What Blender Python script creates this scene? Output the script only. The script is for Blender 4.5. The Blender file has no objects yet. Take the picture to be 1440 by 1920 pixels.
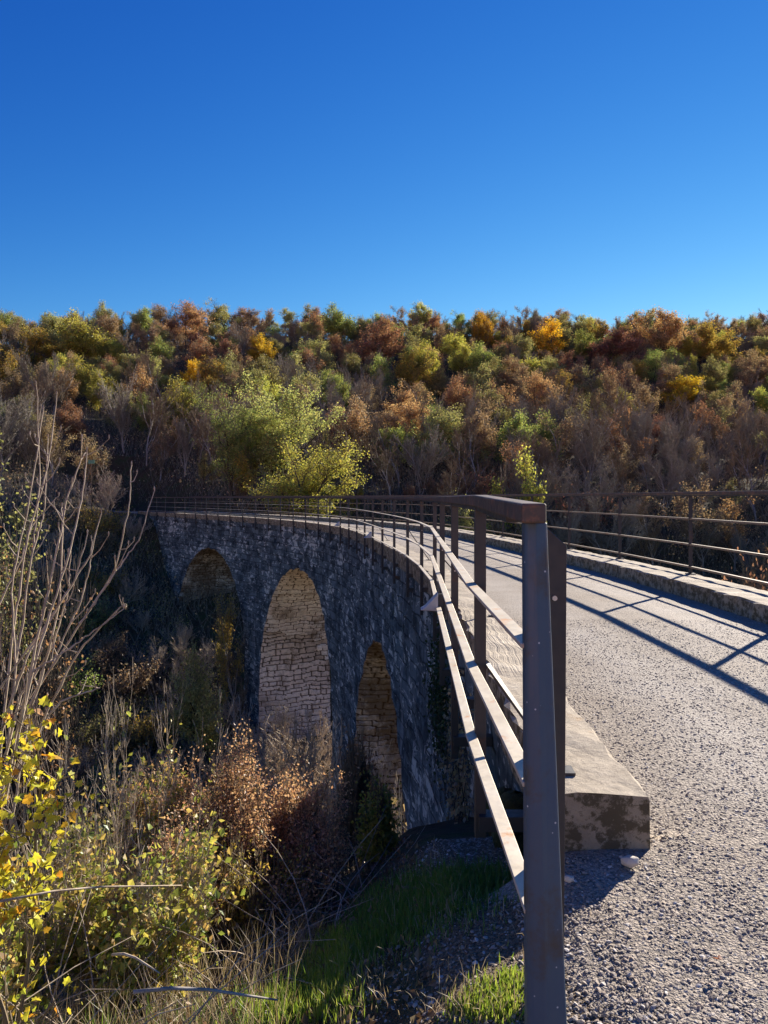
import bpy, math, random
import numpy as np
from mathutils import Vector, Matrix
PI = math.pi
R = np.random.default_rng(11)
PR = random.Random(5)
SC = bpy.context.scene
COL = SC.collection
EYE = 1.45

def at(px, py, Y):
    """a point of the place from where it appears and how far ahead it stands"""
    return np.array([(px - 720) / 1440 * Y, Y, EYE - (py - 932) / 1440 * Y])

# ------------------------------------------------------------------ mesh builder
class MB:
    def __init__(s):
        s.v = []; s.f = []; s.m = []; s.uv = []; s.n = 0; s.at = []
    def add(s, V, F, mi=0, uv=None, attr=None):
        V = np.asarray(V, float).reshape(-1, 3)
        if not isinstance(F, list): F = [F]
        for A in F:
            A = np.asarray(A, np.int64)
            if A.size == 0: continue
            s.f.append(A + s.n); s.m.append(np.full(len(A), mi, np.int32))
        s.v.append(V); s.uv.append(np.zeros((len(V), 2)) if uv is None else np.asarray(uv, float))
        s.at.append(np.zeros(len(V)) if attr is None else np.asarray(attr, float))
        s.n += len(V)
    def mesh(s, name, mats, smooth=False, uv=False, attr=None):
        me = bpy.data.meshes.new(name)
        V = np.concatenate(s.v); me.vertices.add(len(V)); me.vertices.foreach_set('co', V.astype(np.float32).ravel())
        li = np.concatenate([a.ravel() for a in s.f]); lt = np.concatenate([np.full(len(a), a.shape[1], np.int32) for a in s.f])
        ls = np.concatenate([[0], np.cumsum(lt)[:-1]])
        me.loops.add(len(li)); me.loops.foreach_set('vertex_index', li.astype(np.int32))
        me.polygons.add(len(lt)); me.polygons.foreach_set('loop_start', ls.astype(np.int32))
        try: me.polygons.foreach_set('loop_total', lt)
        except Exception: pass
        me.polygons.foreach_set('material_index', np.concatenate(s.m))
        me.polygons.foreach_set('use_smooth', np.full(len(lt), bool(smooth)))
        if uv:
            ul = me.uv_layers.new(name='UVMap'); U = np.concatenate(s.uv)[li]
            ul.data.foreach_set('uv', U.astype(np.float32).ravel())
        if attr:
            a = me.attributes.new(attr, 'FLOAT', 'POINT'); a.data.foreach_set('value', np.concatenate(s.at).astype(np.float32))
        me.update(calc_edges=True); me.validate()
        for m in (mats if isinstance(mats, (list, tuple)) else [mats]): me.materials.append(m)
        return me
    def build(s, name, mats, parent=None, smooth=False, uv=False, attr=None):
        o = bpy.data.objects.new(name, s.mesh(name, mats, smooth, uv, attr)); COL.objects.link(o)
        if parent is not None: o.parent = parent
        return o

def tag(o, label=None, cat=None, group=None, kind=None):
    if label: o['label'] = label
    if cat: o['category'] = cat
    if group: o['group'] = group
    if kind: o['kind'] = kind
    return o

def empty(name, loc=(0, 0, 0), label=None, cat=None, group=None):
    o = bpy.data.objects.new(name, None); COL.objects.link(o)
    o.location = [float(c) for c in loc]; o.empty_display_size = .2
    return tag(o, label, cat, group)

def unit(a):
    return a / np.maximum(np.linalg.norm(a, axis=-1, keepdims=True), 1e-9)

def frames(D):
    D = unit(D); up = np.where(np.abs(D[:, 2:3]) > .9, np.array([[1., 0, 0]]), np.array([[0, 0, 1.]]))
    a = unit(np.cross(up, D)); return a, np.cross(D, a)

def segs(mb, P0, P1, R0, R1, n=3, mi=0):
    P0 = np.asarray(P0); P1 = np.asarray(P1); R0 = np.asarray(R0)[:, None]; R1 = np.asarray(R1)[:, None]
    a, b = frames(P1 - P0); N = len(P0)
    V = np.empty((N, 2 * n, 3))
    for k in range(n):
        c, s = math.cos(2 * PI * k / n), math.sin(2 * PI * k / n)
        V[:, k] = P0 + (a * c + b * s) * R0; V[:, n + k] = P1 + (a * c + b * s) * R1
    base = (np.arange(N) * 2 * n)[:, None]
    F = np.concatenate([base + np.array([[k, (k + 1) % n, n + (k + 1) % n, n + k]]) for k in range(n)])
    mb.add(V.reshape(-1, 3), F, mi)

def tube(mb, pts, rad, n=6, mi=0):
    P = np.asarray(pts, float); r = np.full(len(P), rad, float) if np.isscalar(rad) else np.asarray(rad, float)
    D = unit(np.gradient(P, axis=0)); up = np.array([0, 0, 1.]) if abs(D[0, 2]) < .9 else np.array([1., 0, 0])
    a = unit(np.cross(up, D[0])[None])[0]; V = []
    for i in range(len(P)):
        a = a - D[i] * np.dot(a, D[i]); a /= max(np.linalg.norm(a), 1e-9); b = np.cross(D[i], a)
        V += [P[i] + (a * math.cos(2 * PI * k / n) + b * math.sin(2 * PI * k / n)) * r[i] for k in range(n)]
    F = [[i * n + k, i * n + (k + 1) % n, (i + 1) * n + (k + 1) % n, (i + 1) * n + k] for i in range(len(P) - 1) for k in range(n)]
    fs = [np.array(F)]
    if n >= 3:
        fs.append(np.array([list(range(n))[::-1]])); fs.append(np.array([[(len(P) - 1) * n + k for k in range(n)]]))
    mb.add(V, fs, mi)

BOXF = np.array([[0, 3, 2, 1], [4, 5, 6, 7], [0, 1, 5, 4], [1, 2, 6, 5], [2, 3, 7, 6], [3, 0, 4, 7]])
def hexa(mb, V, mi=0): mb.add(V, BOXF, mi)
def box(mb, c, ax, ay, az, mi=0):
    """box from centre and three half-axis vectors"""
    c = np.asarray(c, float); ax, ay, az = (np.asarray(q, float) for q in (ax, ay, az))
    V = [c - ax - ay - az, c + ax - ay - az, c + ax + ay - az, c - ax + ay - az, c - ax - ay + az, c + ax - ay + az, c + ax + ay + az, c - ax + ay + az]
    mb.add(V, BOXF, mi)
def bevel(o, w=.004, seg=2):
    m = o.modifiers.new('bevel', 'BEVEL'); m.width = w; m.segments = seg; m.limit_method = 'ANGLE'; return o

def rhomb(mb, C, L, rs, wid=.6, fold=.12, down=0., mi=0):
    """small folded leaves at the points C"""
    N = len(C); L = np.broadcast_to(np.asarray(L, float), (N,))[:, None]
    a = rs.normal(size=(N, 3)); a[:, 2] -= down; a = unit(a); q = unit(rs.normal(size=(N, 3))); b = unit(np.cross(a, q)); n = np.cross(a, b)
    V = np.stack([C, C + a * L * .45 + b * L * wid * .5 + n * L * fold, C + a * L, C + a * L * .45 - b * L * wid * .5 + n * L * fold], 1).reshape(-1, 3)
    base = (np.arange(N) * 4)[:, None]
    mb.add(V, [np.concatenate([base + [[0, 1, 2]], base + [[0, 2, 3]]])], mi)

LOBE = [(0, 0), (.16, .12), (.42, .10), (.34, .34), (.52, .55), (.28, .60), (.20, .80), (0, 1.0)]
LOBE = LOBE + [(-x, y) for x, y in LOBE[-2:0:-1]]
OVAL = [(0, 0), (.2, .15), (.30, .4), (.22, .7), (0, 1.0), (-.22, .7), (-.30, .4), (-.2, .15)]
def shaped(mb, C, L, rs, outline, down=.4, curl=.15, mi=0):
    """larger near leaves cut to an outline and cupped along the midrib"""
    N = len(C); L = np.broadcast_to(np.asarray(L, float), (N,))
    a = rs.normal(size=(N, 3)); a[:, 2] -= down; a = unit(a); q = unit(rs.normal(size=(N, 3))); b = unit(np.cross(a, q)); n = np.cross(a, b)
    o = np.array(outline); K = len(o)
    V = np.empty((N, K + 1, 3)); cu = rs.uniform(.3, 1.8, N)[:, None] * curl
    V[:, K] = C + a * (L * .45)[:, None]
    for k in range(K):
        x, y = o[k]; V[:, k] = C + a * (L * y)[:, None] + b * (L * x)[:, None] + n * L[:, None] * (abs(x) * 1.2 * cu - (y - .5) ** 2 * cu)
    base = (np.arange(N) * (K + 1))[:, None]
    F = np.concatenate([base + [[K, k, (k + 1) % K]] for k in range(K)])
    mb.add(V.reshape(-1, 3), F, mi)

# ------------------------------------------------------------------ materials
class G:
    def __init__(s, name, disp=False):
        s.mat = bpy.data.materials.new(name); s.mat.use_nodes = True; s.nt = s.mat.node_tree; s.nt.nodes.clear()
        s.out = s.nt.nodes.new('ShaderNodeOutputMaterial')
    def n(s, t, **kw):
        nd = s.nt.nodes.new('ShaderNode' + t)
        for k, v in kw.items(): setattr(nd, k, v)
        return nd
    def put(s, sock, v):
        if v is None: return
        if isinstance(v, bpy.types.NodeSocket): s.nt.links.new(v, sock)
        else:
            if isinstance(v, (tuple, list)) and len(v) == 3 and sock.type == 'RGBA': v = (*v, 1)
            sock.default_value = v
    def obj(s): return s.n('TexCoord').outputs['Object']
    def uv(s): return s.n('TexCoord').outputs['UV']
    def pos(s): return s.n('NewGeometry').outputs['Position']
    def scale(s, v, sc, loc=(0, 0, 0)):
        m = s.n('Mapping'); s.put(m.inputs['Vector'], v); m.inputs['Scale'].default_value = sc; m.inputs['Location'].default_value = loc; return m.outputs[0]
    def noise(s, v, sc, det=4, rough=.55, dist=0):
        m = s.n('TexNoise'); s.put(m.inputs['Vector'], v); m.inputs['Scale'].default_value = sc; m.inputs['Detail'].default_value = det
        m.inputs['Roughness'].default_value = rough; m.inputs['Distortion'].default_value = dist; return m.outputs['Fac']
    def vor(s, v, sc, feature='F1', out='Distance', rnd=1):
        m = s.n('TexVoronoi', feature=feature); s.put(m.inputs['Vector'], v); m.inputs['Scale'].default_value = sc
        m.inputs['Randomness'].default_value = rnd; return m.outputs[out]
    def ramp(s, f, stops, mode='LINEAR'):
        m = s.n('ValToRGB'); s.put(m.inputs[0], f); e = m.color_ramp.elements; m.color_ramp.interpolation = mode
        while len(e) > 1: e.remove(e[-1])
        for i, (p, c) in enumerate(stops):
            if not isinstance(c, (tuple, list)): c = (c, c, c)
            q = e[0] if i == 0 else e.new(p); q.position = p; q.color = (*c, 1)
        return m.outputs[0]
    def mix(s, f, a, b, mode='MIX'):
        m = s.n('Mix', data_type='RGBA', blend_type=mode); s.put(m.inputs[0], f); s.put(m.inputs[6], a); s.put(m.inputs[7], b); return m.outputs[2]
    def math(s, op, a, b=None, clamp=False):
        m = s.n('Math', operation=op, use_clamp=clamp); s.put(m.inputs[0], a); s.put(m.inputs[1], b); return m.outputs[0]
    def bump(s, h, st=.5, d=.02, nrm=None):
        m = s.n('Bump'); s.put(m.inputs['Height'], h); m.inputs['Strength'].default_value = st; m.inputs['Distance'].default_value = d; s.put(m.inputs['Normal'], nrm); return m.outputs[0]
    def pbr(s, col, rough=.8, nrm=None, metal=0, spec=.5):
        b = s.n('BsdfPrincipled'); s.put(b.inputs['Base Color'], col); s.put(b.inputs['Roughness'], rough); s.put(b.inputs['Metallic'], metal)
        s.put(b.inputs['Normal'], nrm); s.put(b.inputs['Specular IOR Level'], spec); s.nt.links.new(b.outputs[0], s.out.inputs[0]); return s.mat

def leaf_mat(name, cols, trans=.5, var=.25, gloss=.03, hue=.03):
    g = G(name); geo = g.n('NewGeometry'); oi = g.n('ObjectInfo')
    k = len(cols); c = g.ramp(geo.outputs['Random Per Island'], [((i + .0) / max(k - 1, 1), q) for i, q in enumerate(cols)])
    hs = g.n('HueSaturation'); g.put(hs.inputs['Color'], c)
    g.put(hs.inputs['Hue'], g.math('ADD', g.math('MULTIPLY', oi.outputs['Random'], hue), .5 - hue / 2))
    g.put(hs.inputs['Value'], g.math('ADD', g.math('MULTIPLY', oi.outputs['Random'], var * 2), 1 - var))
    col = hs.outputs[0]
    d = g.n('BsdfDiffuse'); t = g.n('BsdfTranslucent'); m = g.n('MixShader'); g.put(d.inputs[0], col)
    g.put(t.inputs[0], g.mix(1.0, col, (1.0, .95, .75), 'MULTIPLY')); m.inputs[0].default_value = trans
    g.nt.links.new(d.outputs[0], m.inputs[1]); g.nt.links.new(t.outputs[0], m.inputs[2])
    gl = g.n('BsdfGlossy'); gl.inputs['Roughness'].default_value = .45; gl.inputs[0].default_value = (.8, .85, .9, 1); m2 = g.n('MixShader'); m2.inputs[0].default_value = gloss
    g.nt.links.new(m.outputs[0], m2.inputs[1]); g.nt.links.new(gl.outputs[0], m2.inputs[2]); g.nt.links.new(m2.outputs[0], g.out.inputs[0])
    return g.mat

def bark_mat(name, a, b, sc=8):
    g = G(name); o = g.obj(); oi = g.n('ObjectInfo')
    f = g.noise(g.scale(o, (1, 1, .3)), sc, 5, .65)
    c = g.mix(g.ramp(f, [(.35, 0.), (.65, 1.)]), a, b)
    return g.pbr(c, .85, g.bump(f, .4, .01), spec=.25)

def gravel_nodes(g, p):
    """crushed limestone: three sizes of chips with their own tones"""
    big = g.n('TexVoronoi'); g.put(big.inputs['Vector'], p); big.inputs['Scale'].default_value = 64
    fin = g.n('TexVoronoi'); g.put(fin.inputs['Vector'], p); fin.inputs['Scale'].default_value = 150
    tone = g.mix(.5, g.ramp(g.n_sep(big.outputs['Color']), [(0, .55), (1, 1.3)]), g.ramp(g.n_sep(fin.outputs['Color']), [(0, .55), (1, 1.3)]))
    base = g.ramp(g.noise(p, .55, 4, .6), [(.3, (.32, .258, .20)), (.5, (.37, .312, .255)), (.7, (.42, .37, .32))])
    c = g.mix(1.0, base, tone, 'MULTIPLY')
    gap = g.ramp(big.outputs['Distance'], [(.0, 1.), (.5, .85), (.75, .5)])
    c = g.mix(1.0, c, gap, 'MULTIPLY')
    h = g.math('ADD', g.math('MULTIPLY', big.outputs['Distance'], -.9), g.math('ADD', g.math('MULTIPLY', fin.outputs['Distance'], -.5), g.math('MULTIPLY', g.noise(p, 9, 3), .5)))
    return c, h
def _sep(s, c):
    m = s.n('SeparateColor'); s.put(m.inputs[0], c); return m.outputs[0]
G.n_sep = _sep

M = {}
def build_mats():
    g = G('gravel'); p = g.pos(); c, h = gravel_nodes(g, p)
    at_ = g.n('Attribute'); at_.attribute_name = 'track'
    trk = g.math('MULTIPLY', at_.outputs['Fac'], g.ramp(g.noise(p, 1.6, 5, .65), [(.35, .3), (.6, 1.)]))
    c = g.mix(g.math('MULTIPLY', trk, .45), c, (.44, .40, .355))
    M['gravel'] = g.pbr(c, .85, g.bump(h, .6, .013), spec=.3)

    g = G('ground_soil'); p = g.pos()
    c1, h1 = gravel_nodes(g, p)
    n1 = g.noise(p, 1.3, 6, .65); n2 = g.noise(p, 14, 5, .7)
    soil = g.ramp(n1, [(.3, (.055, .038, .022)), (.5, (.11, .08, .045)), (.62, (.07, .085, .03)), (.75, (.16, .12, .07))])
    soil = g.mix(1.0, soil, g.ramp(n2, [(.3, .5), (.7, 1.4)]), 'MULTIPLY')
    at_ = g.n('Attribute'); at_.attribute_name = 'gravel'
    f = g.ramp(g.math('ADD', at_.outputs['Fac'], g.math('MULTIPLY', g.math('SUBTRACT', g.noise(p, 3.5, 5, .7), .5), .9)), [(.42, 0.), (.58, 1.)])
    c1 = g.mix(1., c1, (.68, .60, .50), 'MULTIPLY')
    M['ground'] = g.pbr(g.mix(f, soil, c1), .95, g.bump(g.math('ADD', h1, n2), .9, .03), spec=.2)

    g = G('stone_chip'); geo = g.n('NewGeometry')
    c = g.ramp(geo.outputs['Random Per Island'], [(0, (.24, .20, .165)), (.25, (.35, .29, .24)), (.5, (.43, .37, .31)), (.75, (.39, .305, .235)), (.92, (.55, .50, .45)), (1., (.66, .62, .58))])
    c = g.mix(g.noise(g.pos(), 60, 3), c, g.mix(1., c, (.6, .6, .6), 'MULTIPLY'))
    M['chip'] = g.pbr(c, .8, g.bump(g.noise(g.pos(), 220, 3), .4, .003), spec=.3)

    # weathered outer masonry
    g = G('weathered_stone'); uv = g.uv()
    w = g.mix(.10, uv, g.n('TexNoise').outputs['Color'])
    nz = g.n('TexNoise'); g.put(nz.inputs['Vector'], uv); nz.inputs['Scale'].default_value = 1.6; nz.inputs['Detail'].default_value = 3
    wv = g.n('VectorMath', operation='MULTIPLY_ADD'); g.put(wv.inputs[0], nz.outputs['Color']); wv.inputs[1].default_value = (.22, .16, 0); g.put(wv.inputs[2], uv)
    br = g.n('TexBrick'); g.put(br.inputs['Vector'], wv.outputs[0]); br.inputs['Scale'].default_value = 1.; br.inputs['Brick Width'].default_value = .62; br.inputs['Row Height'].default_value = .34
    br.inputs['Mortar Size'].default_value = .02; br.inputs['Mortar Smooth'].default_value = .6
    br.inputs['Color1'].default_value = (.25, .25, .25, 1); br.inputs['Color2'].default_value = (1, 1, 1, 1); br.inputs['Mortar'].default_value = (.0, .0, .0, 1)
    streak = g.noise(g.scale(uv, (.7, .45, 1)), 2.2, 6, .68, .4)
    blot = g.noise(uv, .9, 5, .6)
    fine = g.noise(g.scale(uv, (.6, 1., 1)), 6.5, 6, .7)
    dark = g.mix(g.ramp(streak, [(.38, 0.), (.62, 1.)]), (.027, .038, .046), (.095, .116, .13))
    dark = g.mix(g.math('MULTIPLY', g.n_sep(br.outputs['Color']), .5), g.mix(1., dark, (.55, .55, .55), 'MULTIPLY'), g.mix(1., dark, (1.7, 1.7, 1.65), 'MULTIPLY'))
    big = g.noise(g.scale(uv, (.5, .8, 1)), .8, 4, .6); pat = g.noise(g.scale(uv, (.42, 1., 1)), 2.4, 7, .64, .3)
    grey = g.ramp(g.math('ADD', pat, g.math('MULTIPLY', g.math('SUBTRACT', big, .5), .5)), [(.44, 0.), (.56, 1.)])
    dark = g.mix(g.math('MULTIPLY', grey, .8), dark, (.155, .185, .195))
    lich = g.ramp(g.math('ADD', g.noise(g.scale(uv, (.42, 1., 1)), 4.2, 8, .68, .5), g.math('MULTIPLY', g.math('SUBTRACT', big, .5), .55)), [(.565, 0.), (.605, 1.)])
    c = g.mix(lich, dark, (.52, .52, .475))
    lich2 = g.ramp(g.noise(g.scale(uv, (.5, 1., 1)), 8, 5, .6), [(.62, 0.), (.66, .8)]); c = g.mix(lich2, c, (.38, .39, .38))
    run = g.ramp(g.noise(g.scale(uv, (1.2, .05, 1)), 1.5, 3, .5), [(.60, 0.), (.72, .65)])
    c = g.mix(run, c, (.26, .27, .28))
    blk = g.ramp(blot, [(.33, 1.), (.46, 0.)]); c = g.mix(g.math('MULTIPLY', blk, .5), c, (.022, .025, .028))
    c = g.mix(g.ramp(br.outputs['Fac'], [(.2, 0.), (.9, .75)]), c, (.02, .021, .023))
    h = g.math('ADD', g.math('MULTIPLY', g.ramp(br.outputs['Fac'], [(0., 1.), (.6, 0.)]), .9), g.math('ADD', g.math('MULTIPLY', pat, 1.2), g.math('MULTIPLY', fine, .6)))
    M['wall'] = g.pbr(c, .92, g.bump(h, .9, .07), spec=.25)

    # warm coursed stone inside the arches
    for key, s0 in (('vault', .53), ('vault_stain_shade', .40)):  # browner copy: stain in the nearest arch, painted-in shade in the far arch
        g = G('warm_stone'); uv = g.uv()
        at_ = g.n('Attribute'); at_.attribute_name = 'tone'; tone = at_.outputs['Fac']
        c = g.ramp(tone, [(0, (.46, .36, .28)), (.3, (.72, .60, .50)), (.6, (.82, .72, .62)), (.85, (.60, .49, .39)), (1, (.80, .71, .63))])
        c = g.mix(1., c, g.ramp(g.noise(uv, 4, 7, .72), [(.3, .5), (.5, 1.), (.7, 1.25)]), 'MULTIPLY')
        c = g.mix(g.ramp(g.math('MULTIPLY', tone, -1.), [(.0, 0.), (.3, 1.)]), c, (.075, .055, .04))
        soot_shade = g.ramp(g.noise(g.scale(uv, (1, .7, 1)), .6, 7, .7), [(s0, 0.), (s0 + .13, 1.)])
        c = g.mix(g.math('MULTIPLY', soot_shade, .8), c, (.11, .065, .035))
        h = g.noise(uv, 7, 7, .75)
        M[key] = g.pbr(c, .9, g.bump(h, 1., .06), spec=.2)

    # lichened concrete kerb
    g = G('kerb_concrete'); p = g.pos(); uv = g.uv()
    n = g.noise(p, 2.2, 6, .65); f = g.noise(p, 22, 6, .75)
    c = g.ramp(n, [(.3, (.30, .25, .19)), (.55, (.42, .36, .28)), (.75, (.52, .47, .39))])
    c = g.mix(1., c, g.ramp(f, [(.3, .7), (.7, 1.2)]), 'MULTIPLY')
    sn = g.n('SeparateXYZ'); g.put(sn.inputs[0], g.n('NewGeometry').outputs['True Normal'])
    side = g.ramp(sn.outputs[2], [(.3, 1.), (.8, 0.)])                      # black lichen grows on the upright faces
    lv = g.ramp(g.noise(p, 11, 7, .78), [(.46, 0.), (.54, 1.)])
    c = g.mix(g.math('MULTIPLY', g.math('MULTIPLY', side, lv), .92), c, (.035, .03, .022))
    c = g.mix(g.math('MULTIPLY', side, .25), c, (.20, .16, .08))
    tl = g.ramp(g.noise(p, 5, 5, .7), [(.60, 0.), (.70, 1.)]); c = g.mix(g.math('MULTIPLY', tl, .45), c, (.13, .105, .075))
    oc = g.ramp(g.noise(p, 3.1, 4, .7), [(.62, 0.), (.74, 1.)]); c = g.mix(g.math('MULTIPLY', oc, .5), c, (.40, .24, .10))
    su = g.n('SeparateXYZ'); g.put(su.inputs[0], uv); band = g.ramp(g.math('MULTIPLY', su.outputs[1], 1 / 40), [(float(S(5.2)) / 40, 0.), (float(S(5.6)) / 40, 1.), (float(S(8.6)) / 40, 1.), (float(S(9.2)) / 40, 0.)])
    rib = g.math('MULTIPLY', g.math('MULTIPLY', g.noise(g.scale(uv, (40, .8, 1)), 1., 3, .6), band), 1.6)
    M['kerb'] = g.pbr(c, .9, g.bump(g.math('ADD', g.math('MULTIPLY', f, .7), rib), .7, .02), spec=.25)

    # painted, rusting steel
    def steel(name, a, b, rust, amount, metal, rough, speck=True, sc=3.):
        g = G(name); p = g.pos()
        n = g.noise(g.scale(p, (1, 1, .5)), sc, 6, .65); f = g.noise(p, 40, 4, .6)
        c = g.mix(g.ramp(n, [(.35, 0.), (.65, 1.)]), a, b)
        c = g.mix(g.ramp(g.noise(p, sc * 1.7, 6, .7), [(1 - amount, 0.), (1 - amount + .12, 1.)]), c, rust)
        if speck: c = g.mix(g.ramp(g.vor(p, 26), [(.05, 1.), (.085, 0.)]), c, (.5, .52, .55))
        return g.pbr(c, g.ramp(f, [(.3, rough - .08), (.7, rough + .12)]), g.bump(f, .12, .004), metal, .5)
    M['post'] = steel('dark_steel', (.035, .035, .04), (.06, .055, .055), (.12, .055, .03), .40, .25, .5, False)
    M['end_post'] = steel('end_post_steel', (.04, .08, .14), (.055, .09, .135), (.06, .055, .055), .45, .0, .45, True, 2.2)
    M['handrail'] = steel('handrail_steel', (.05, .042, .04), (.11, .08, .065), (.20, .10, .06), .5, .2, .55, False, 6.)
    M['rail'] = steel('rail_steel', (.50, .43, .32), (.60, .54, .44), (.52, .27, .12), .43, .15, .5, False, 5.)
    M['rail_dark'] = steel('rail_steel_brown', (.17, .125, .08), (.24, .19, .13), (.26, .12, .05), .45, .15, .55, False, 5.)
    g = G('lamp_grey'); M['lamp'] = g.pbr((.42, .43, .45), .45, None, .2)
    g = G('galvanised'); M['zinc'] = g.pbr((.5, .5, .5), .4, None, .8)
    g = G('lamp_glass'); M['glass'] = g.pbr((.06, .06, .07), .15, None, 0)
    g = G('sign_green'); M['sign'] = g.pbr((.02, .20, .14), .4, None, 0)
    g = G('wood_post'); M['wood'] = g.pbr(g.ramp(g.noise(g.scale(g.obj(), (8, 8, 1)), 5), [(.3, (.08, .05, .03)), (.7, (.16, .11, .07))]), .8)
    g = G('pale_rock'); M['rock'] = g.pbr(g.ramp(g.noise(g.obj(), 9, 5), [(.3, (.38, .33, .27)), (.7, (.6, .55, .48))]), .85, g.bump(g.noise(g.obj(), 30, 5), .5, .01))
    g = G('moss'); M['moss'] = g.pbr(g.ramp(g.noise(g.pos(), 30, 5), [(.3, (.015, .018, .006)), (.7, (.05, .055, .015))]), 1., g.bump(g.noise(g.pos(), 60, 5), .8, .02))

    M['bark_grey'] = bark_mat('bark_grey', (.20, .18, .16), (.40, .37, .33))
    M['bark_dark'] = bark_mat('bark_dark', (.045, .036, .028), (.10, .08, .062))
    M['bark_pale'] = bark_mat('bark_pale', (.26, .20, .14), (.50, .42, .32), 20)
    M['twig_brown'] = bark_mat('twig_brown', (.14, .11, .07), (.25, .195, .125))
    M['twig_grey'] = bark_mat('twig_grey', (.17, .15, .115), (.30, .27, .215))
    M['leaf_green'] = leaf_mat('leaf_green', [(.13, .20, .045), (.23, .31, .075), (.35, .40, .11), (.43, .43, .14)])
    M['leaf_lime'] = leaf_mat('leaf_lime', [(.26, .31, .06), (.42, .45, .09), (.54, .52, .11), (.58, .50, .10)], .55)
    M['leaf_yellow'] = leaf_mat('leaf_yellow', [(.40, .28, .02), (.55, .38, .03), (.62, .42, .035), (.50, .27, .02)], .55, .15)
    M['leaf_orange'] = leaf_mat('leaf_orange', [(.52, .27, .02), (.72, .42, .025), (.76, .48, .03), (.64, .32, .02)], .55, .12)
    M['leaf_rust'] = leaf_mat('leaf_rust', [(.30, .15, .08), (.42, .23, .12), (.50, .32, .17), (.38, .26, .14)], .45)
    M['leaf_red'] = leaf_mat('leaf_red', [(.20, .085, .065), (.28, .12, .09), (.32, .17, .12), (.25, .15, .10)], .45)
    M['leaf_brown'] = leaf_mat('leaf_brown', [(.25, .18, .10), (.38, .27, .16), (.46, .34, .21), (.34, .27, .13)], .4)
    M['leaf_olive'] = leaf_mat('leaf_olive', [(.19, .20, .07), (.31, .32, .11), (.41, .40, .15), (.44, .38, .17)], .45)
    M['leaf_dark'] = leaf_mat('leaf_dark', [(.02, .04, .012), (.035, .06, .018), (.05, .075, .02)], .3)
    M['leaf_flame'] = leaf_mat('leaf_flame', [(.40, .44, .05), (.56, .54, .06), (.64, .54, .05), (.58, .50, .05), (.50, .48, .05), (.62, .40, .04), (.52, .20, .03)], .55, .1)
    M['leaf_clematis'] = leaf_mat('leaf_clematis', [(.16, .22, .04), (.32, .36, .07), (.48, .46, .10), (.54, .40, .12), (.40, .25, .12)], .5, .1)
    M['leaf_pinkbrown'] = leaf_mat('leaf_pinkbrown', [(.46, .25, .14), (.64, .36, .21), (.68, .47, .29), (.56, .37, .20)], .5, .05, hue=0.)
    M['leaf_pale'] = leaf_mat('leaf_pale', [(.26, .31, .09), (.38, .43, .14), (.48, .51, .18), (.52, .47, .16)], .55)
    M['leaf_gold'] = leaf_mat('leaf_gold', [(.22, .21, .05), (.38, .32, .06), (.50, .36, .07), (.42, .26, .08)], .5, .1)
    M['leaf_dry'] = leaf_mat('leaf_dry', [(.28, .12, .06), (.42, .22, .12), (.55, .40, .30)], .4, .1)
    M['grass'] = leaf_mat('grass_green', [(.06, .14, .02), (.10, .21, .03), (.16, .27, .05), (.15, .16, .06)], .5, .05)
    M['grass_lit'] = leaf_mat('grass_lit', [(.14, .22, .02), (.24, .34, .04), (.34, .42, .07), (.30, .26, .10)], .55, .05)
    M['straw'] = leaf_mat('grass_straw', [(.30, .22, .13), (.42, .33, .21), (.50, .42, .30), (.20, .19, .06)], .35, .05)
    M['litter'] = leaf_mat('leaf_litter', [(.12, .07, .035), (.22, .13, .07), (.30, .20, .12), (.16, .12, .05)], .2, .05)

# ------------------------------------------------------------------ plan of the viaduct and lie of the land
TY = [-14, -6, 0, 4.25, 8, 11, 14, 17, 20, 24, 28, 32, 36, 40, 44, 48, 52, 56, 60, 65, 70, 76, 82, 88, 92]
TX = [.40, .58, .69, .76, .84, .83, .68, .39, .03, -.46, -1.05, -1.85, -3.1, -4.7, -6.55, -8.75, -11.2, -13.75, -16.4, -19.7, -23.2, -28, -34, -42, -50]
_y = np.arange(-14, 92.01, .05); _x = np.interp(_y, TY, TX)
_k = np.exp(-np.linspace(-2.2, 2.2, 81) ** 2); _k /= _k.sum()
_x = np.convolve(np.pad(_x, 40, mode='reflect', reflect_type='odd'), _k, 'valid')
_d = np.stack([np.gradient(_x, _y), np.ones_like(_y)], 1); _d = unit(_d); _n = np.stack([_d[:, 1], -_d[:, 0]], 1)
_s = np.concatenate([[0], np.cumsum(np.hypot(np.diff(_x), np.diff(_y)))])
def S(Y): return np.interp(Y, _y, _s)
def PT(s, w, z):
    """point at chainage s, w metres right of the left wall face, height z"""
    s = np.asarray(s, float)
    X = np.interp(s, _s, _x) + np.interp(s, _s, _n[:, 0]) * w; Y = np.interp(s, _s, _y) + np.interp(s, _s, _n[:, 1]) * w
    return np.stack([X, Y, np.broadcast_to(z, X.shape)], -1)
WID = 4.2; KL = .36; KR = 3.56; KTOP = .21
S0, S1 = float(S(3.2)), float(S(68.))
ARCH = [(float(S(21.0)), 6.5, -2.6), (float(S(39.0)), 6.75, -2.2), (float(S(53.4)), 6.95, -2.1)]

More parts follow.
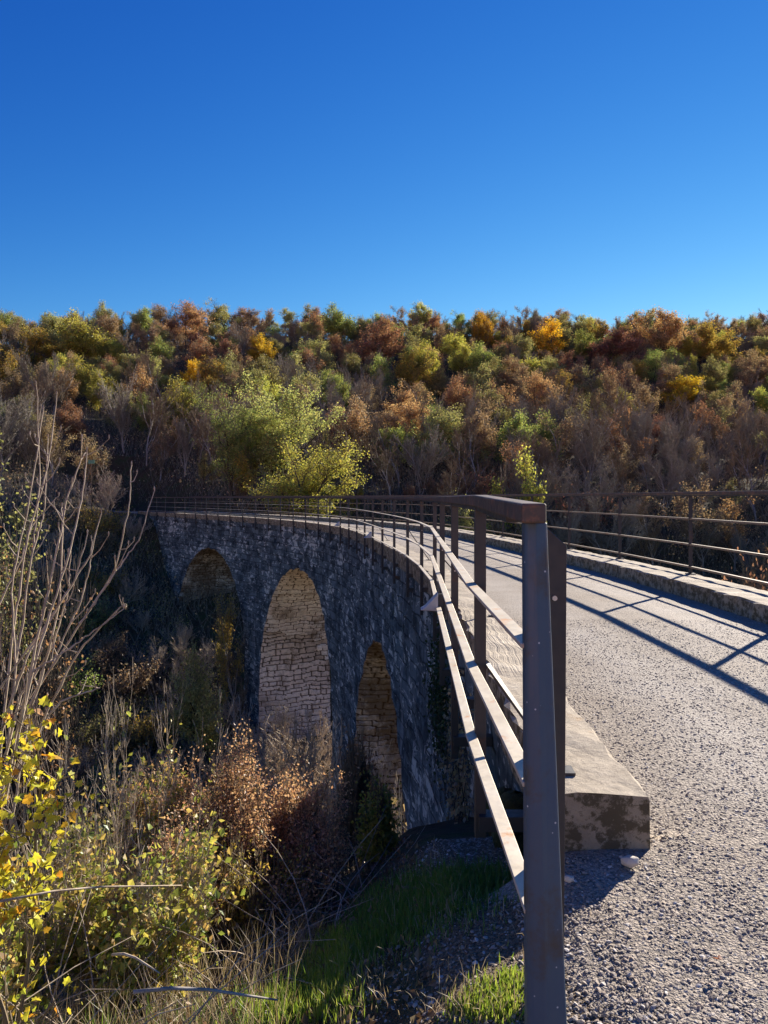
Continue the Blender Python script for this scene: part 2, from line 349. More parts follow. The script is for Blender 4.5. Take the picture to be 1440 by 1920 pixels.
_ph = [(PR.uniform(0, 6.28), PR.uniform(0, 6.28), PR.uniform(-1, 1), PR.uniform(-1, 1)) for _ in range(24)]
def wob(X, Y, L, k=0):
    r = 0
    for i in range(5):
        a, b, c, d = _ph[(k * 5 + i) % 24]; q = 6.28 / (L * (1 - .13 * i))
        r = r + np.sin(X * q * math.cos(a) + Y * q * math.sin(a) + b + i)
    return r / 5
def sst(x, a, b):
    t = np.clip((x - a) / (b - a), 0, 1); return t * t * (3 - 2 * t)
PU = [-1e4, -3, 0, 1, 5, 11, 17, 24, 33, 43, 50, 58, 64, 67, 1e4]
PZ = [0, 0, -.08, -.42, -2.1, -5.4, -8.8, -12.6, -15, -13.1, -10.4, -6.6, -1.9, -.2, -.2]
_pu = np.arange(-6, 75, .25); _pz = np.convolve(np.pad(np.interp(_pu, PU, PZ), 6, mode='edge'), np.ones(13) / 13, 'valid')
def H(X, Y):
    X = np.asarray(X, float); Y = np.asarray(Y, float)
    u = -.3 * X + .95 * (Y - 3)
    z = np.interp(u, _pu, _pz)
    z = z - (.30 * np.clip(.25 - X, 0, 9) * sst(Y, .8, 5.5) + .38 * np.clip(.30 - X, 0, .6) * sst(Y, .2, 2.2)) * (1 - sst(u, 12, 30))
    t = np.clip((u - 66) / 104., 0, None)
    p = np.where(t < 1, np.clip(t, 0, 1) ** .78, 1 - .5 * (t - 1))
    z = z + np.clip(Y, 0, 400) * .216 * np.clip(p, -.5, 1) * (t > 0)
    z = z + wob(X, Y, 38, 1) * 1.6 * sst(u, 72, 110) + wob(X, Y, 11, 2) * .35 * sst(u, 4, 12) + wob(X, Y, 2.3, 0) * .05 * sst(u, .2, 2)
    # the trail bed beyond the far end
    i = np.clip(((Y + 14) / .05).astype(int), 0, len(_y) - 1)
    w = (X - _x[i]) * _d[i, 1]
    cor = (1 - sst(np.abs(w - 2.1), 2.6, 6.5)) * sst(Y, 62, 66) * (Y < 90)
    z = z * (1 - cor) + cor * -.03
    # under the bridge nothing rises into the deck, and the approach lies flat
    on = (w > -.6) & (w < 4.9) & (Y > 3.25) & (Y < 66); z = np.where(on, np.minimum(z, -.22), z)
    ap = (1 - sst(np.abs(w - 2.1), 2.05, 2.6)) * (1 - sst(Y, 2.9, 3.3)); z = z * (1 - ap) + ap * -.03
    return z
def ground_pt(x, y): return np.array([x, y, float(H(x, y))])
def hill_at(px, py, y0=58, y1=260):
    Y = np.arange(y0, y1, .25); X = (px - 720) / 1440 * Y; Z = H(X, Y); P = 932 - (Z - EYE) / Y * 1440
    k = np.argmax(P <= py); k = k if P[k] <= py else len(Y) - 1
    return np.array([X[k], Y[k], Z[k]])

build_mats()

def ground_seen(px, py):
    px = np.asarray(px, float); py = np.asarray(py, float); Y = np.full(px.shape, np.nan)
    for y in np.arange(1.6, 9, .02):
        X = (px - 720) / 1440 * y; z = EYE - (py - 932) / 1440 * y; hit = np.isnan(Y) & (z <= H(X, np.full(px.shape, y))); Y[hit] = y
    ok = ~np.isnan(Y); return ((px - 720) / 1440 * Y)[ok], Y[ok]
def make_ground():
    a = np.linspace(-1, 1, 460); gx = -2 + np.sinh(a * 6.2) / np.sinh(6.2) * 420
    b = np.linspace(-.55, 1, 520); gy = 2.5 + np.sinh(b * 5.6) / np.sinh(5.6) * 520
    X, Y = np.meshgrid(gx, gy); Z = H(X, Y)
    i = np.clip(((Y + 14) / .05).astype(int), 0, len(_y) - 1); w = (X - _x[i]) * _d[i, 1]
    gr = (1 - sst(np.abs(w - 2.0), 2.15, 3.0)) * (1 - sst(Y, 4.0, 5.4)) * (Y > -14) + (1 - sst(np.abs(w - 2.1), 1.5, 2.6)) * sst(Y, 64, 66) * (Y < 90)
    mb = MB(); n, m = X.shape; I = np.arange(n * m).reshape(n, m)
    mb.add(np.stack([X, Y, Z], -1).reshape(-1, 3), np.stack([I[:-1, :-1], I[:-1, 1:], I[1:, 1:], I[1:, :-1]], -1).reshape(-1, 4), attr=gr.ravel())
    tag(mb.build('ground', M['ground'], smooth=True, attr='gravel'), 'valley floor and wooded hillside under brush and leaf litter', kind='structure')
make_ground()

def grid(mb, P, uv=None, mi=0, flip=False):
    n, m = P.shape[:2]; I = np.arange(n * m).reshape(n, m)
    F = np.stack([I[:-1, :-1], I[:-1, 1:], I[1:, 1:], I[1:, :-1]], -1).reshape(-1, 4)
    if flip: F = F[:, ::-1]
    mb.add(P.reshape(-1, 3), F, mi, None if uv is None else uv.reshape(-1, 2))

def path_z(s, w): return .004 * wob(s, w * 3, 1.7, 1) + .018 * np.cos((w - 1.95) * 1.5)
def make_path():
    trk = []; mb = MB(); s = np.concatenate([np.arange(1., S0 + 8, .12), np.arange(S0 + 8, S1 + 20, .5)])
    sm = sst(s, S0 - .9, S0 - .02)
    W = np.linspace(0, 1, 40); rows = []
    for si, k in zip(s, (s < S0).astype(float)):
        lo = KL - .02 if k == 0 else -.28 + .12 * math.sin(si * 2.1) + .08 * math.sin(si * 5.3)
        hi = KR + .02 if k == 0 else 4.7
        w = lo + (hi - lo) * W; z = path_z(si, w)
        
        p = PT(np.full(40, si), 0, 0); q = np.interp(si, _s, _n[:, 0]); r = np.interp(si, _s, _n[:, 1])
        trk.append(np.exp(-((w - 1.15 - .1 * math.sin(si * .4)) / .30) ** 2) + np.exp(-((w - 2.75 - .1 * math.sin(si * .37)) / .30) ** 2))
        if k:
            b = sst(w, lo, .06) * (1 - sst(w, 3.9, hi)); z = z * b + (H(p[:, 0] + q * w, p[:, 1] + r * w) - .02) * (1 - b)
        rows.append(np.stack([p[:, 0] + q * w, p[:, 1] + r * w, z], -1))
    grid(mb, np.array(rows), flip=True); mb.at = [np.array(trk).ravel()]
    tag(mb.build('path', M['gravel'], smooth=True, attr='track'), 'pale crushed stone trail running over the viaduct', kind='structure')
make_path()

# ------------------------------------------------------------------ the viaduct
def jag(s, z, a=.03):
    return a * (np.sin(s * 5.1 + z * 1.7) * .5 + np.sin(s * 2.3 - z * 4.3 + 1.) * .6 + np.sin(s * 11.7 + z * 9.1) * .35)
def make_viaduct():
    V = empty('stone_viaduct', PT(np.array([S0]), 0, 0)[0], 'long curved stone railway viaduct with dark lichened walls and tall round arches', 'viaduct')
    off = np.array(V.location)
    def put(mb, name, mat, **k):
        mb.v = [v - off for v in mb.v]; return mb.build(name, mat, V, **k)
    def face(w, sgn):
        mb = MB(); cs = np.arange(S0, S1, .23); zs = np.array([.0, -.24, -.44, -.64, -.88, -1.08, -1.28, -1.5, -1.7, -1.95])
        Sg, Zg = np.meshgrid(cs, zs, indexing='ij'); P = PT(Sg, w, 0); nrm = np.stack([np.interp(Sg, _s, _n[:, 0]), np.interp(Sg, _s, _n[:, 1])], -1)
        d = jag(Sg, Zg) * sgn; P[..., 0] += nrm[..., 0] * d; P[..., 1] += nrm[..., 1] * d; P[..., 2] = Zg
        n, m = Sg.shape; I = np.arange(n * m).reshape(n, m)
        keep = np.ones((n - 1, m - 1), bool); rec = []
        if sgn < 0:
            for k, yy in enumerate(np.arange(6.2, 66, 2.05)):
                ci = int((S(yy) - S0) / .23)
                if ci < n - 1:
                    for row in ((4,) if k % 3 == 1 else (4, 6) if k % 3 == 0 else (6,)):
                        keep[ci, row] = False; rec.append((ci, row))
        F = np.stack([I[:-1, :-1], I[1:, :-1], I[1:, 1:], I[:-1, 1:]], -1)[keep]
        mb.add(P.reshape(-1, 3), F if sgn > 0 else F[:, ::-1], 0, np.stack([Sg, Zg], -1).reshape(-1, 2))
        for ci, row in rec:                                            # putlog holes: real recesses 35 cm deep
            q = [P[ci, row], P[ci + 1, row], P[ci + 1, row + 1], P[ci, row + 1]]; nn = np.array([*nrm[ci, row], 0.]) * .35
            b = [p + nn for p in q]; uvq = [(cs[ci], zs[row])] * 8
            mb.add(q + b, np.array([[4, 5, 6, 7], [0, 1, 5, 4], [1, 2, 6, 5], [2, 3, 7, 6], [3, 0, 4, 7]]), 0, uvq)
        # lower wall with the arch openings
        spans = []; cur = S0
        for c, r, zc in ARCH:
            spans.append(('p', cur, c - r)); spans.append(('a', c, r, zc)); cur = c + r
        spans.append(('p', cur, float(cs[-1])))
        for sp in spans:
            if sp[0] == 'p':
                ss = np.linspace(sp[1], sp[2], max(4, int((sp[2] - sp[1]) / .3))); zt = np.full(len(ss), -1.95); zb = np.full(len(ss), -19.)
                rows = 60
            else:
                ph = np.linspace(-PI / 2, PI / 2, 73); ss = sp[1] + sp[2] * np.sin(ph); zb = sp[3] - sp[2] + sp[2] * np.cos(ph) + np.sin(ph * 31) * .04 + np.sin(ph * 57 + 1) * .035
                zb = np.minimum(zb, -1.98)
                zt = np.full(len(ss), -1.95); rows = 26
            T = np.linspace(0, 1, rows)
            Sg = np.repeat(ss[:, None], rows, 1); Zg = zt[:, None] + (zb - zt)[:, None] * T[None]
            P = PT(Sg, w, 0); nx = np.interp(Sg, _s, _n[:, 0]); ny = np.interp(Sg, _s, _n[:, 1])
            bat = np.clip(-Zg - 2, 0, 30) * .022 * sgn; d = jag(Sg, Zg) * sgn + bat
            if sp[0] == 'a': d = jag(Sg, Zg) * sgn + bat
            P[..., 0] += nx * d; P[..., 1] += ny * d; P[..., 2] = Zg
            grid(mb, P, np.stack([Sg, Zg], -1), flip=(sgn > 0))
        return mb
    put(face(0., -1), 'spandrel_wall', M['wall'], uv=True, smooth=True)
    put(face(WID, 1), 'spandrel_wall', M['wall'], uv=True, smooth=True)
    for c, r, zc in ARCH:
        mb = MB(); spring = zc - r
        ph = np.linspace(-PI / 2, PI / 2, 73); low = np.linspace(-19, spring, 24)[:-1]
        ss = np.concatenate([np.full(23, c - r), c + r * np.sin(ph), np.full(23, c + r)]); zz = np.concatenate([low, spring + r * np.cos(ph), low[::-1]])
        zz[23:-23] += np.sin(ph * 31) * .04 + np.sin(ph * 57 + 1) * .035
        run = np.concatenate([[0], np.cumsum(np.hypot(np.diff(ss), np.diff(zz)))])
        fin = np.arange(0, run[-1], .05); ss = np.interp(fin, run, ss); zz = np.interp(fin, run, zz)
        rb = random.Random(int(c * 10)); nw = 64; W01 = np.linspace(0, 1, nw)
        rows = [0.]
        while rows[-1] < run[-1] + .6: rows.append(rows[-1] + rb.choice([.22, .26, .30, .34, .40]))
        rows = np.array(rows); offs = []
        for _ in rows:
            e = [-1.2 - rb.random()]
            while e[-1] < 6: e.append(e[-1] + rb.uniform(.28, .85))
            offs.append(np.array(e))
        Sg = np.repeat(ss[:, None], nw, 1); Zg = np.repeat(zz[:, None], nw, 1); Ug = np.repeat(fin[:, None], nw, 1); bat = np.clip(-Zg - 2, 0, 30) * .022
        j0 = -jag(Sg, Zg); j1 = jag(Sg, Zg); Wg = (-bat + j0) * (1 - W01) + (WID + bat + j1) * W01
        Uw = Ug + .05 * np.sin(Wg * 2.3 + Ug) + .025 * np.sin(Wg * 6.1 + 2 * Ug); ri = np.clip(np.searchsorted(rows, Uw) - 1, 0, len(rows) - 2)
        dj = np.minimum(Uw - rows[ri], rows[ri + 1] - Uw); tone = np.zeros_like(Wg)
        for r_ in np.unique(ri):
            m = ri == r_; e = offs[r_]; wv = Wg[m] + .03 * np.sin(Uw[m] * 9); k = np.clip(np.searchsorted(e, wv) - 1, 0, len(e) - 2)
            dj[m] = np.minimum(dj[m], np.minimum(wv - e[k], e[k + 1] - wv)); tone[m] = ((k * 7919 + r_ * 104729) % 997) / 997.
        groove = sst(dj, .0, .05); dep = (tone - .5) * .07 + groove * .05 + .02 * np.sin(Wg * 17 + Ug * 13) * np.sin(Ug * 19 - Wg * 7)
        n_s = np.gradient(zz, fin); n_z = -np.gradient(ss, fin); q = np.hypot(n_s, n_z) + 1e-9; n_s, n_z = n_s / q, n_z / q   # into the opening
        edge = np.clip(np.minimum(W01, 1 - W01) * 20, 0, 1)[None]
        Sg = Sg + n_s[:, None] * dep * edge; Zg = Zg + n_z[:, None] * dep * edge
        P = PT(Sg, 0, 0); nx = np.interp(Sg, _s, _n[:, 0]); ny = np.interp(Sg, _s, _n[:, 1]); P[..., 0] += nx * Wg; P[..., 1] += ny * Wg; P[..., 2] = Zg
        I = np.arange(P.shape[0] * nw).reshape(-1, nw); mb.add(P.reshape(-1, 3), np.stack([I[:-1, :-1], I[:-1, 1:], I[1:, 1:], I[1:, :-1]], -1).reshape(-1, 4), 0, np.stack([Wg + 3 * c, Ug], -1).reshape(-1, 2), np.where(groove < .5, -groove.ravel().reshape(groove.shape) * 0 - .4, tone).ravel())
        put(mb, 'arch_vault', M['vault' if zc == -2.2 else 'vault_stain_shade'], uv=True, attr='tone')
    # kerbs, swept along the deck, worn at the edges
    def kerb(w0, w1, a, b, closed=True):
        prof = [(w0, -.12), (w0, KTOP - .02), (w0 + .015, KTOP)] + [(w0 + .015 + (w1 - w0 - .03) * t, KTOP + .004) for t in (.25, .5, .75)] + [(w1 - .015, KTOP), (w1, KTOP - .02), (w1, -.12)]
        s = np.arange(a, b, .16); Pn = []; U = []
        for si in s:
            row = []
            for k, (w, z) in enumerate(prof):
                ww = w + .012 * math.sin(si * 7 + k) * (0 < k < 8) + .01 * math.sin(si * 17 + 2 * k); zz = z + .004 * math.sin(si * 5.3 + k * 1.3) + .004 * math.sin(si * 13.1 + k)
                row.append((ww, zz))
            row = np.array(row); base = PT(np.full(len(prof), si), 0, 0); nx = np.interp(si, _s, _n[:, 0]); ny = np.interp(si, _s, _n[:, 1])
            Pn.append(np.stack([base[:, 0] + nx * row[:, 0], base[:, 1] + ny * row[:, 0], row[:, 1]], -1)); U.append([(w, si) for w, z in prof])
        mb = MB(); Pn = np.array(Pn); grid(mb, Pn, np.array(U), flip=True)
        for e, fl in ((0, 1), (-1, 0)):
            f = np.arange(len(prof))[None]; mb.add(Pn[e], f if fl else f[:, ::-1])
        return mb
    k = put(kerb(-.03, KL, S0, S1), 'kerb', M['kerb'], uv=True); k['label'] = 'worn concrete kerb under the left railing with lichened end'
    k = put(kerb(KR, WID + .04, S0 - 1.5, S1), 'kerb', M['kerb'], uv=True); k['label'] = 'lichened concrete kerb under the right railing'
    mb = MB(); e = PT(np.full(4, S0), 0, 0); nx, ny = np.interp(S0, _s, _n[:, 0]), np.interp(S0, _s, _n[:, 1])
    ww = np.array([0, WID, WID, 0]); e[:, 0] += nx * ww; e[:, 1] += ny * ww; e[:, 1] += .01; e[:, 2] = [-3, -3, -.04, -.04]
    mb.add(e, np.array([[0, 1, 2, 3]]), 0, np.array([[0, -3], [4, -3], [4, 0], [0, 0]])); put(mb, 'end_wall', M['wall'], uv=True)
    return V
VIA = make_viaduct()

# ------------------------------------------------------------------ railings
def left_rail_pt(s):
    s = np.asarray(s, float); Y = np.interp(s, _s, _y); P = PT(s, -.12, 0); t = sst(Y, 10.2, 11.6)
    P[..., 0] = P[..., 0] * t + (.405 + (Y - 2.12) * .0341) * (1 - t); P[..., 1] = P[..., 1] * t + Y * (1 - t); return P
def right_rail_pt(s): return PT(s, WID - .06, 0)
def bar(mb, P, hw, hh, mi=0, z=None):
    """rectangular bar swept along the points P (kept upright)"""
    P = np.array(P, float)
    if z is not None: P[:, 2] = z
    D = np.gradient(P, axis=0); D[:, 2] = 0; D = unit(D); Nn = np.stack([D[:, 1], -D[:, 0], np.zeros(len(D))], -1) * hw; U = np.array([0, 0, hh])
    V = np.stack([P - Nn - U, P + Nn - U, P + Nn + U, P - Nn + U], 1).reshape(-1, 3); n = len(P)
    F = [[i * 4 + k, i * 4 + (k + 1) % 4, i * 4 + 4 + (k + 1) % 4, i * 4 + 4 + k] for i in range(n - 1) for k in range(4)]
    mb.add(V, [np.array(F), np.array([[0, 3, 2, 1], [4 * n - 4, 4 * n - 3, 4 * n - 2, 4 * n - 1]])], mi)
def post_mb(p, d, n, z0, z1):
    mb = MB(); zc, zh = (z0 + z1) / 2, (z1 - z0) / 2
    box(mb, [p[0], p[1], zc], d * .004, n * .026, [0, 0, zh])                       # web across the deck
    box(mb, [*(p[:2] + d[:2] * .032 - n[:2] * .0225), zc - .002], d * .028, n * .0035, [0, 0, zh - .004])  # flange along the rail
    return mb
def make_left_railing():
    ys = [3.63, 5.72, 7.95, 10.4]; s = float(S(10.4)); ss = [float(S(y)) for y in ys]
    while s + 2.3 < S(66): s += 2.3; ss.append(s)
    o = left_rail_pt(np.array([S(2.12)]))[0]
    rt = empty('bridge_railing', (o[0], o[1], 0), 'near steel railing with rust-stained flat bars, curving away along the left edge', 'railing'); off = np.array(rt.location)
    def put(mb, nm, mat, par=rt):
        mb.v = [v - off for v in mb.v]; return mb.build(nm, mat, par)
    fine = np.concatenate([[S(2.06), S(2.5), S(3.1)], ss]); P = left_rail_pt(fine)
    ztop = np.interp(fine, [S(2.0), S(3.63), S(5.7), S(12), S(30)], [1.405, 1.433, 1.43, 1.425, 1.43])
    mb = MB(); P[:, 2] = ztop; bar(mb, P, .033, .027); bevel(put(mb, 'handrail', M['handrail']), .006)
    mb = MB(); Q = P.copy(); Q[:, 2] -= .038; bar(mb, Q[1:], .02, .0085); put(mb, 'handrail_channel', M['post'])
    for z in (1.035, .66, .325):
        mb = MB(); Pz = left_rail_pt(np.concatenate([[S(2.09)], ss])); n_ = unit(np.stack([np.gradient(Pz[:, 1]), -np.gradient(Pz[:, 0])], -1)); Pz[:, :2] -= n_ * .046; Pz[0, 0] = .405; Pz[0, 1] = 2.035 + (z + .3) * .0774; bar(mb, Pz, .024, .007, 0, z); bevel(put(mb, 'rail', M['rail']), .002, 1)
    for i, si in enumerate(ss):
        p = left_rail_pt(np.array([si - .05, si, si + .05])); d = unit((p[2] - p[0])[None])[0]; n = np.array([d[1], -d[0], 0]); p = p[1] + n * .0
        z0 = -.16 if i == 0 else -.5; mb = post_mb(p, d, n, z0, 1.40)
        po = bevel(put(mb, 'post', M['post']), .002, 1)
        if i < 16:
            b = MB(); q = p + np.array([0, 0, 1.0 if i == 0 else .9]) - d * .0045; a, bb = frames(d[None]); tube(b, [q - d * .004, q], .006, 8)
            put(b, 'bolt', M['zinc'], po)
        nn = np.array([np.interp(si, _s, _n[:, 0]), np.interp(si, _s, _n[:, 1]), 0])
        wl = PT(np.array([si]), .0, 0)[0]; mid = (p + wl) / 2; ln = np.linalg.norm((wl - p)[:2]) / 2 + .01
        for zz in (-.08, -.36):
            if i == 0 and zz < -.1: continue
            w = MB(); box(w, [mid[0], mid[1], zz], d * .045, unit((wl - p)[None])[0] * ln, [0, 0, .035])
            put(w, 'wall_bracket', M['post'])
        if i in (0, 2, 5, 8, 11, 15, 19):
            st = MB(); A = p + np.array([0, 0, .80]) + n * .02; B = PT(np.array([si]), .30, KTOP + .01)[0]
            if i == 0: A = p + np.array([0, 0, .66]) + n * .03; B = np.array([.80, 3.45, KTOP + .012])
            D = unit((B - A)[None])[0]; sd = unit(np.cross(D, [0, 0, 1.])[None])[0]; box(st, (A + B) / 2, D * np.linalg.norm(B - A) / 2, sd * .02, np.cross(sd, D) * .006)
            box(st, B, n * .05, d * .05, [0, 0, .006]); put(st, 'stay', M['post'])
    # the tapering end post of the railing with its back plate
    mb = MB(); yt, yb = 2.13, 2.0
    x0, x1 = .392, .457; b0, b1 = .378, .496
    for q, (za, xa, xb, y) in enumerate(((-.3, b0, b1, yb), (1.379, x0, x1, yt))):
        m_ = xa + (xb - xa) * .42; row = [[xa, y + .018, za], [xa + .008, y + .006, za], [m_, y - .004, za], [xb - .006, y + .012, za], [xb, y + .02, za], [xb, y + .06, za], [xa, y + .06, za]]; mb.v.append(np.array(row)); mb.uv.append(np.zeros((7, 2))); mb.at.append(np.zeros(7))
    mb.n = 14; mb.f = [np.array([[k, (k + 1) % 7, 7 + (k + 1) % 7, 7 + k] for k in range(7)]), np.array([[6, 5, 4, 3, 2, 1, 0], [7, 8, 9, 10, 11, 12, 13]])]; mb.m = [np.zeros(7, np.int32), np.zeros(2, np.int32)]
    bevel(put(mb, 'end_post', M['end_post']), .004, 2)
    mb = MB(); y = 2.36
    hexa(mb, [[.47, y, -.2], [.552, y, -.2], [.552, y + .012, -.2], [.47, y + .012, -.2], [.47, y, 1.385], [.562, y, 1.30], [.562, y + .012, 1.30], [.47, y + .012, 1.385]])
    pl = bevel(put(mb, 'back_plate', M['post']), .002, 1)
    mb = MB(); tube(mb, [[.523, y - .01, 1.14], [.523, y, 1.14]], .008, 10); put(mb, 'bolt', M['zinc'], pl)
    return ss
LS = make_left_railing()

def make_right_railing():
    first = float(S(12.0)) - 2.85 * 4 + .1; ss = [first + 2.85 * k for k in range(4, 26) if first + 2.85 * k < S(67)]
    ss = [first + 2.85 * k for k in (2, 3)] + ss
    o = right_rail_pt(np.array([ss[0]]))[0]
    rt = empty('bridge_railing', (o[0], o[1], KTOP), 'far steel railing with brown bars standing on the right kerb', 'railing'); off = np.array(rt.location)
    def put(mb, nm, mat, par=rt):
        mb.v = [v - off for v in mb.v]; return mb.build(nm, mat, par)
    P = right_rail_pt(np.array([ss[0] - .2] + ss)); P[:, 2] = 1.51
    mb = MB(); bar(mb, P, .031, .024); bevel(put(mb, 'handrail', M['handrail']), .006)
    mb = MB(); Q = P.copy(); Q[:, 2] -= .036; bar(mb, Q, .022, .0085); put(mb, 'handrail_channel', M['post'])
    for z in (1.10, .69, .33):
        mb = MB(); bar(mb, right_rail_pt(np.array(ss)), .021, .015, 0, z); put(mb, 'rail', M['rail_dark'])
    for si in ss:
        p = right_rail_pt(np.array([si - .05, si, si + .05])); d = unit((p[2] - p[0])[None])[0]; n = np.array([d[1], -d[0], 0])
        mb = MB(); box(mb, [p[1][0], p[1][1], .83], d * .005, n * .03, [0, 0, .64]); box(mb, [*(p[1][:2] + d[:2] * .05 + n[:2] * .02), .83], d * .045, n * .004, [0, 0, .635])
        box(mb, [p[1][0], p[1][1], KTOP + .012], d * .07, n * .06, [0, 0, .01]); put(mb, 'post', M['post'])
make_right_railing()

def floodlight(si, label, sc=1.):
    p = left_rail_pt(np.array([si - .05, si, si + .05])); d = unit((p[2] - p[0])[None])[0]; n = np.array([d[1], -d[0], 0]); q = p[1] - n * .05 + np.array([0, 0, .13])
    rt = empty('floodlight', (q[0], q[1], .13), label, 'lamp', 'lamps on the outside of the railing posts')
    def put(mb, nm, mat, par=rt):
        mb.v = [v - np.array(rt.location) for v in mb.v]; return mb.build(nm, mat, par)
    L, W = .21 * sc, .12 * sc; mb = MB(); c0 = q + np.array([0, 0, .34]) ; c1 = q - n * L + np.array([0, 0, .20])
    hexa(mb, [c1 - d * W - [0, 0, .03], q - d * W + [0, 0, .16], q + d * W + [0, 0, .16], c1 + d * W - [0, 0, .03], c1 - d * W + n * .05, c0 - d * W, c0 + d * W, c1 + d * W + n * .05])
    h = bevel(put(mb, 'housing', M['lamp']), .006); 
    mb = MB(); u = (c1 + q + [0, 0, .16]) / 2 - np.array([0, 0, .018]); e = (q + [0, 0, .16] - c1) / 2 * .8; box(mb, u, d * W * .85, e, [0, 0, .005]); put(mb, 'lens', M['glass'])
    mb = MB(); box(mb, q + np.array([0, 0, .24]) + n * .02, d * .05, n * .035, [0, 0, .09]); put(mb, 'mount', M['post'])
floodlight(LS[2] - .06, 'grey wedge-shaped lamp on an outside post, the largest and nearest of three', .85)
floodlight(LS[8] - .06, 'grey wedge-shaped lamp on a post above the nearest narrow arch', 1.)
floodlight(LS[12] - .06, 'small grey wedge-shaped lamp on a post above the pier between the two nearest arches', 1.)

# ------------------------------------------------------------------ plants
def vnorm(v):
    l = math.sqrt(v[0] * v[0] + v[1] * v[1] + v[2] * v[2]) or 1e-9; return (v[0] / l, v[1] / l, v[2] / l)
def side_dir(d, ang, rs):
    q = vnorm((rs.gauss(0, 1), rs.gauss(0, 1), rs.gauss(0, 1))); c = (d[1] * q[2] - d[2] * q[1], d[2] * q[0] - d[0] * q[2], d[0] * q[1] - d[1] * q[0]); c = vnorm(c)
    a, b = math.cos(ang), math.sin(ang); return (d[0] * a + c[0] * b, d[1] * a + c[1] * b, d[2] * a + c[2] * b)
def grow(out, p, d, L, r, lev, cfg, rs):
    ns = cfg['nseg'][lev]; top = lev == cfg['max']; sl = L / ns
    for i in range(ns):
        w = cfg['wob']; d = vnorm((d[0] + rs.gauss(0, w), d[1] + rs.gauss(0, w), d[2] + rs.gauss(0, w) + cfg['up'][lev]))
        p2 = (p[0] + d[0] * sl, p[1] + d[1] * sl, p[2] + d[2] * sl); r2 = r * (1 - (1 - cfg['tap']) / ns) if not top else r * (1 - .7 * (i + 1) / ns)
        out.append((p, p2, r, r2, lev))
        if not top and i >= cfg['first'][lev]:
            k = cfg['nc'][lev]; k = int(k) + (rs.random() < k - int(k))
            for _ in range(k):
                f = rs.random(); q = (p[0] + (p2[0] - p[0]) * f, p[1] + (p2[1] - p[1]) * f, p[2] + (p2[2] - p[2]) * f)
                grow(out, q, side_dir(d, cfg['ang'][lev] * rs.uniform(.7, 1.3), rs), L * cfg['lr'][lev] * rs.uniform(.6, 1.15) * (1 - .35 * i / ns), r2 * cfg['rr'], lev + 1, cfg, rs)
        p, r = p2, r2
    if not top:
        for _ in range(2): grow(out, p, side_dir(d, cfg['ang'][lev] * .5, rs), L * cfg['lr'][lev] * rs.uniform(.7, 1.), r * .8, lev + 1, cfg, rs)
def arrs(out):
    A = np.array([(*a, *b, r, q, l) for a, b, r, q, l in out]); return A[:, :3], A[:, 3:6], A[:, 6], A[:, 7], A[:, 8]

TREE = dict(nseg=[5, 4, 3, 3, 2], first=[1, 1, 0, 0, 0], nc=[1.8, 1.5, 1.6, 1.5, 0], ang=[.75, .75, .8, .8, .8], lr=[.62, .55, .52, .5, .5], up=[.05, .10, .07, .05, .02], wob=.13, tap=.55, rr=.62, max=4)
def tree_data(seed, cfg, h=8., trunk_r=.14, leaves=0, leaf=(.16, .28), stems=1, lean=.1, base=.05, minr=.008, lump=.35, from_lev=3, keep=1., rl=.55, spread=0):
    """skeleton and leaf points of one plant; scaled so it stands h tall"""
    rs = random.Random(seed); rn = np.random.default_rng(seed); out = []
    for k in range(stems):
        a = rs.uniform(0, 6.28); ln = lean * (rs.uniform(.3, 1.2) if stems > 1 else rs.uniform(.2, 1))
        d = vnorm((math.cos(a) * ln, math.sin(a) * ln, 1)); bp = (math.cos(a) * base * rs.random(), math.sin(a) * base * rs.random(), -.25)
        grow(out, bp, d, h * rl * rs.uniform(.8, 1.1), trunk_r * rs.uniform(.7, 1.), 0, cfg, rs)
    P0, P1, R0, R1, L = arrs(out)
    k = h / np.percentile(P1[:, 2], 99.5); P0 *= k; P1 *= k
    if spread:
        q = spread * h / 2 / np.percentile(np.hypot(P1[:, 0], P1[:, 1]), 96); P0[:, :2] *= q; P1[:, :2] *= q
    R0 = np.maximum(R0, minr); R1 = np.maximum(R1, minr * .7)
    return P0, P1, R0, R1, L, rn
def tree_meshes(name, seed, cfg, mats, split=2, leaves=0, leaf=(.16, .28), from_lev=3, jit=.18, keep=1., twigs=True, bias=None, leaf_down=.2, outline=None, **kw):
    P0, P1, R0, R1, L, rn = tree_data(seed, cfg, **kw)
    a = L < split; mb = MB(); segs(mb, P0[a], P1[a], R0[a], R1[a], 6); tr = mb.mesh('trunk', mats[0], True)
    mc = MB(); b = ~a
    if twigs: segs(mc, P0[b], P1[b], R0[b], R1[b], 3, 0)
    if leaves:
        idx = np.where(L >= from_lev)[0]
        if keep < 1:                                                    # leaves hold on in some boughs and are gone from others
            cell = np.floor(P0[idx] / (kw.get('h', 8.) * .16)).astype(int); hsh = (cell[:, 0] * 73 + cell[:, 1] * 179 + cell[:, 2] * 283 + seed * 31) % 97 / 97.; idx = idx[hsh < keep]
        if bias is not None: idx = idx[P0[idx, 2] > bias * kw.get('h', 8.)]
        pick = rn.choice(idx, leaves); t = rn.random(leaves)[:, None]; C = P0[pick] * (1 - t) + P1[pick] * t + rn.normal(0, jit, (leaves, 3))
        C[:, 2] = np.maximum(C[:, 2], .1)
        sz = rn.uniform(*leaf, leaves)
        if outline is None: rhomb(mc, C, sz, rn, .7, .12, leaf_down, 1)
        else: shaped(mc, C, sz, rn, outline, leaf_down, .18, 1)
    return tr, mc.mesh('crown', mats[1:], False)
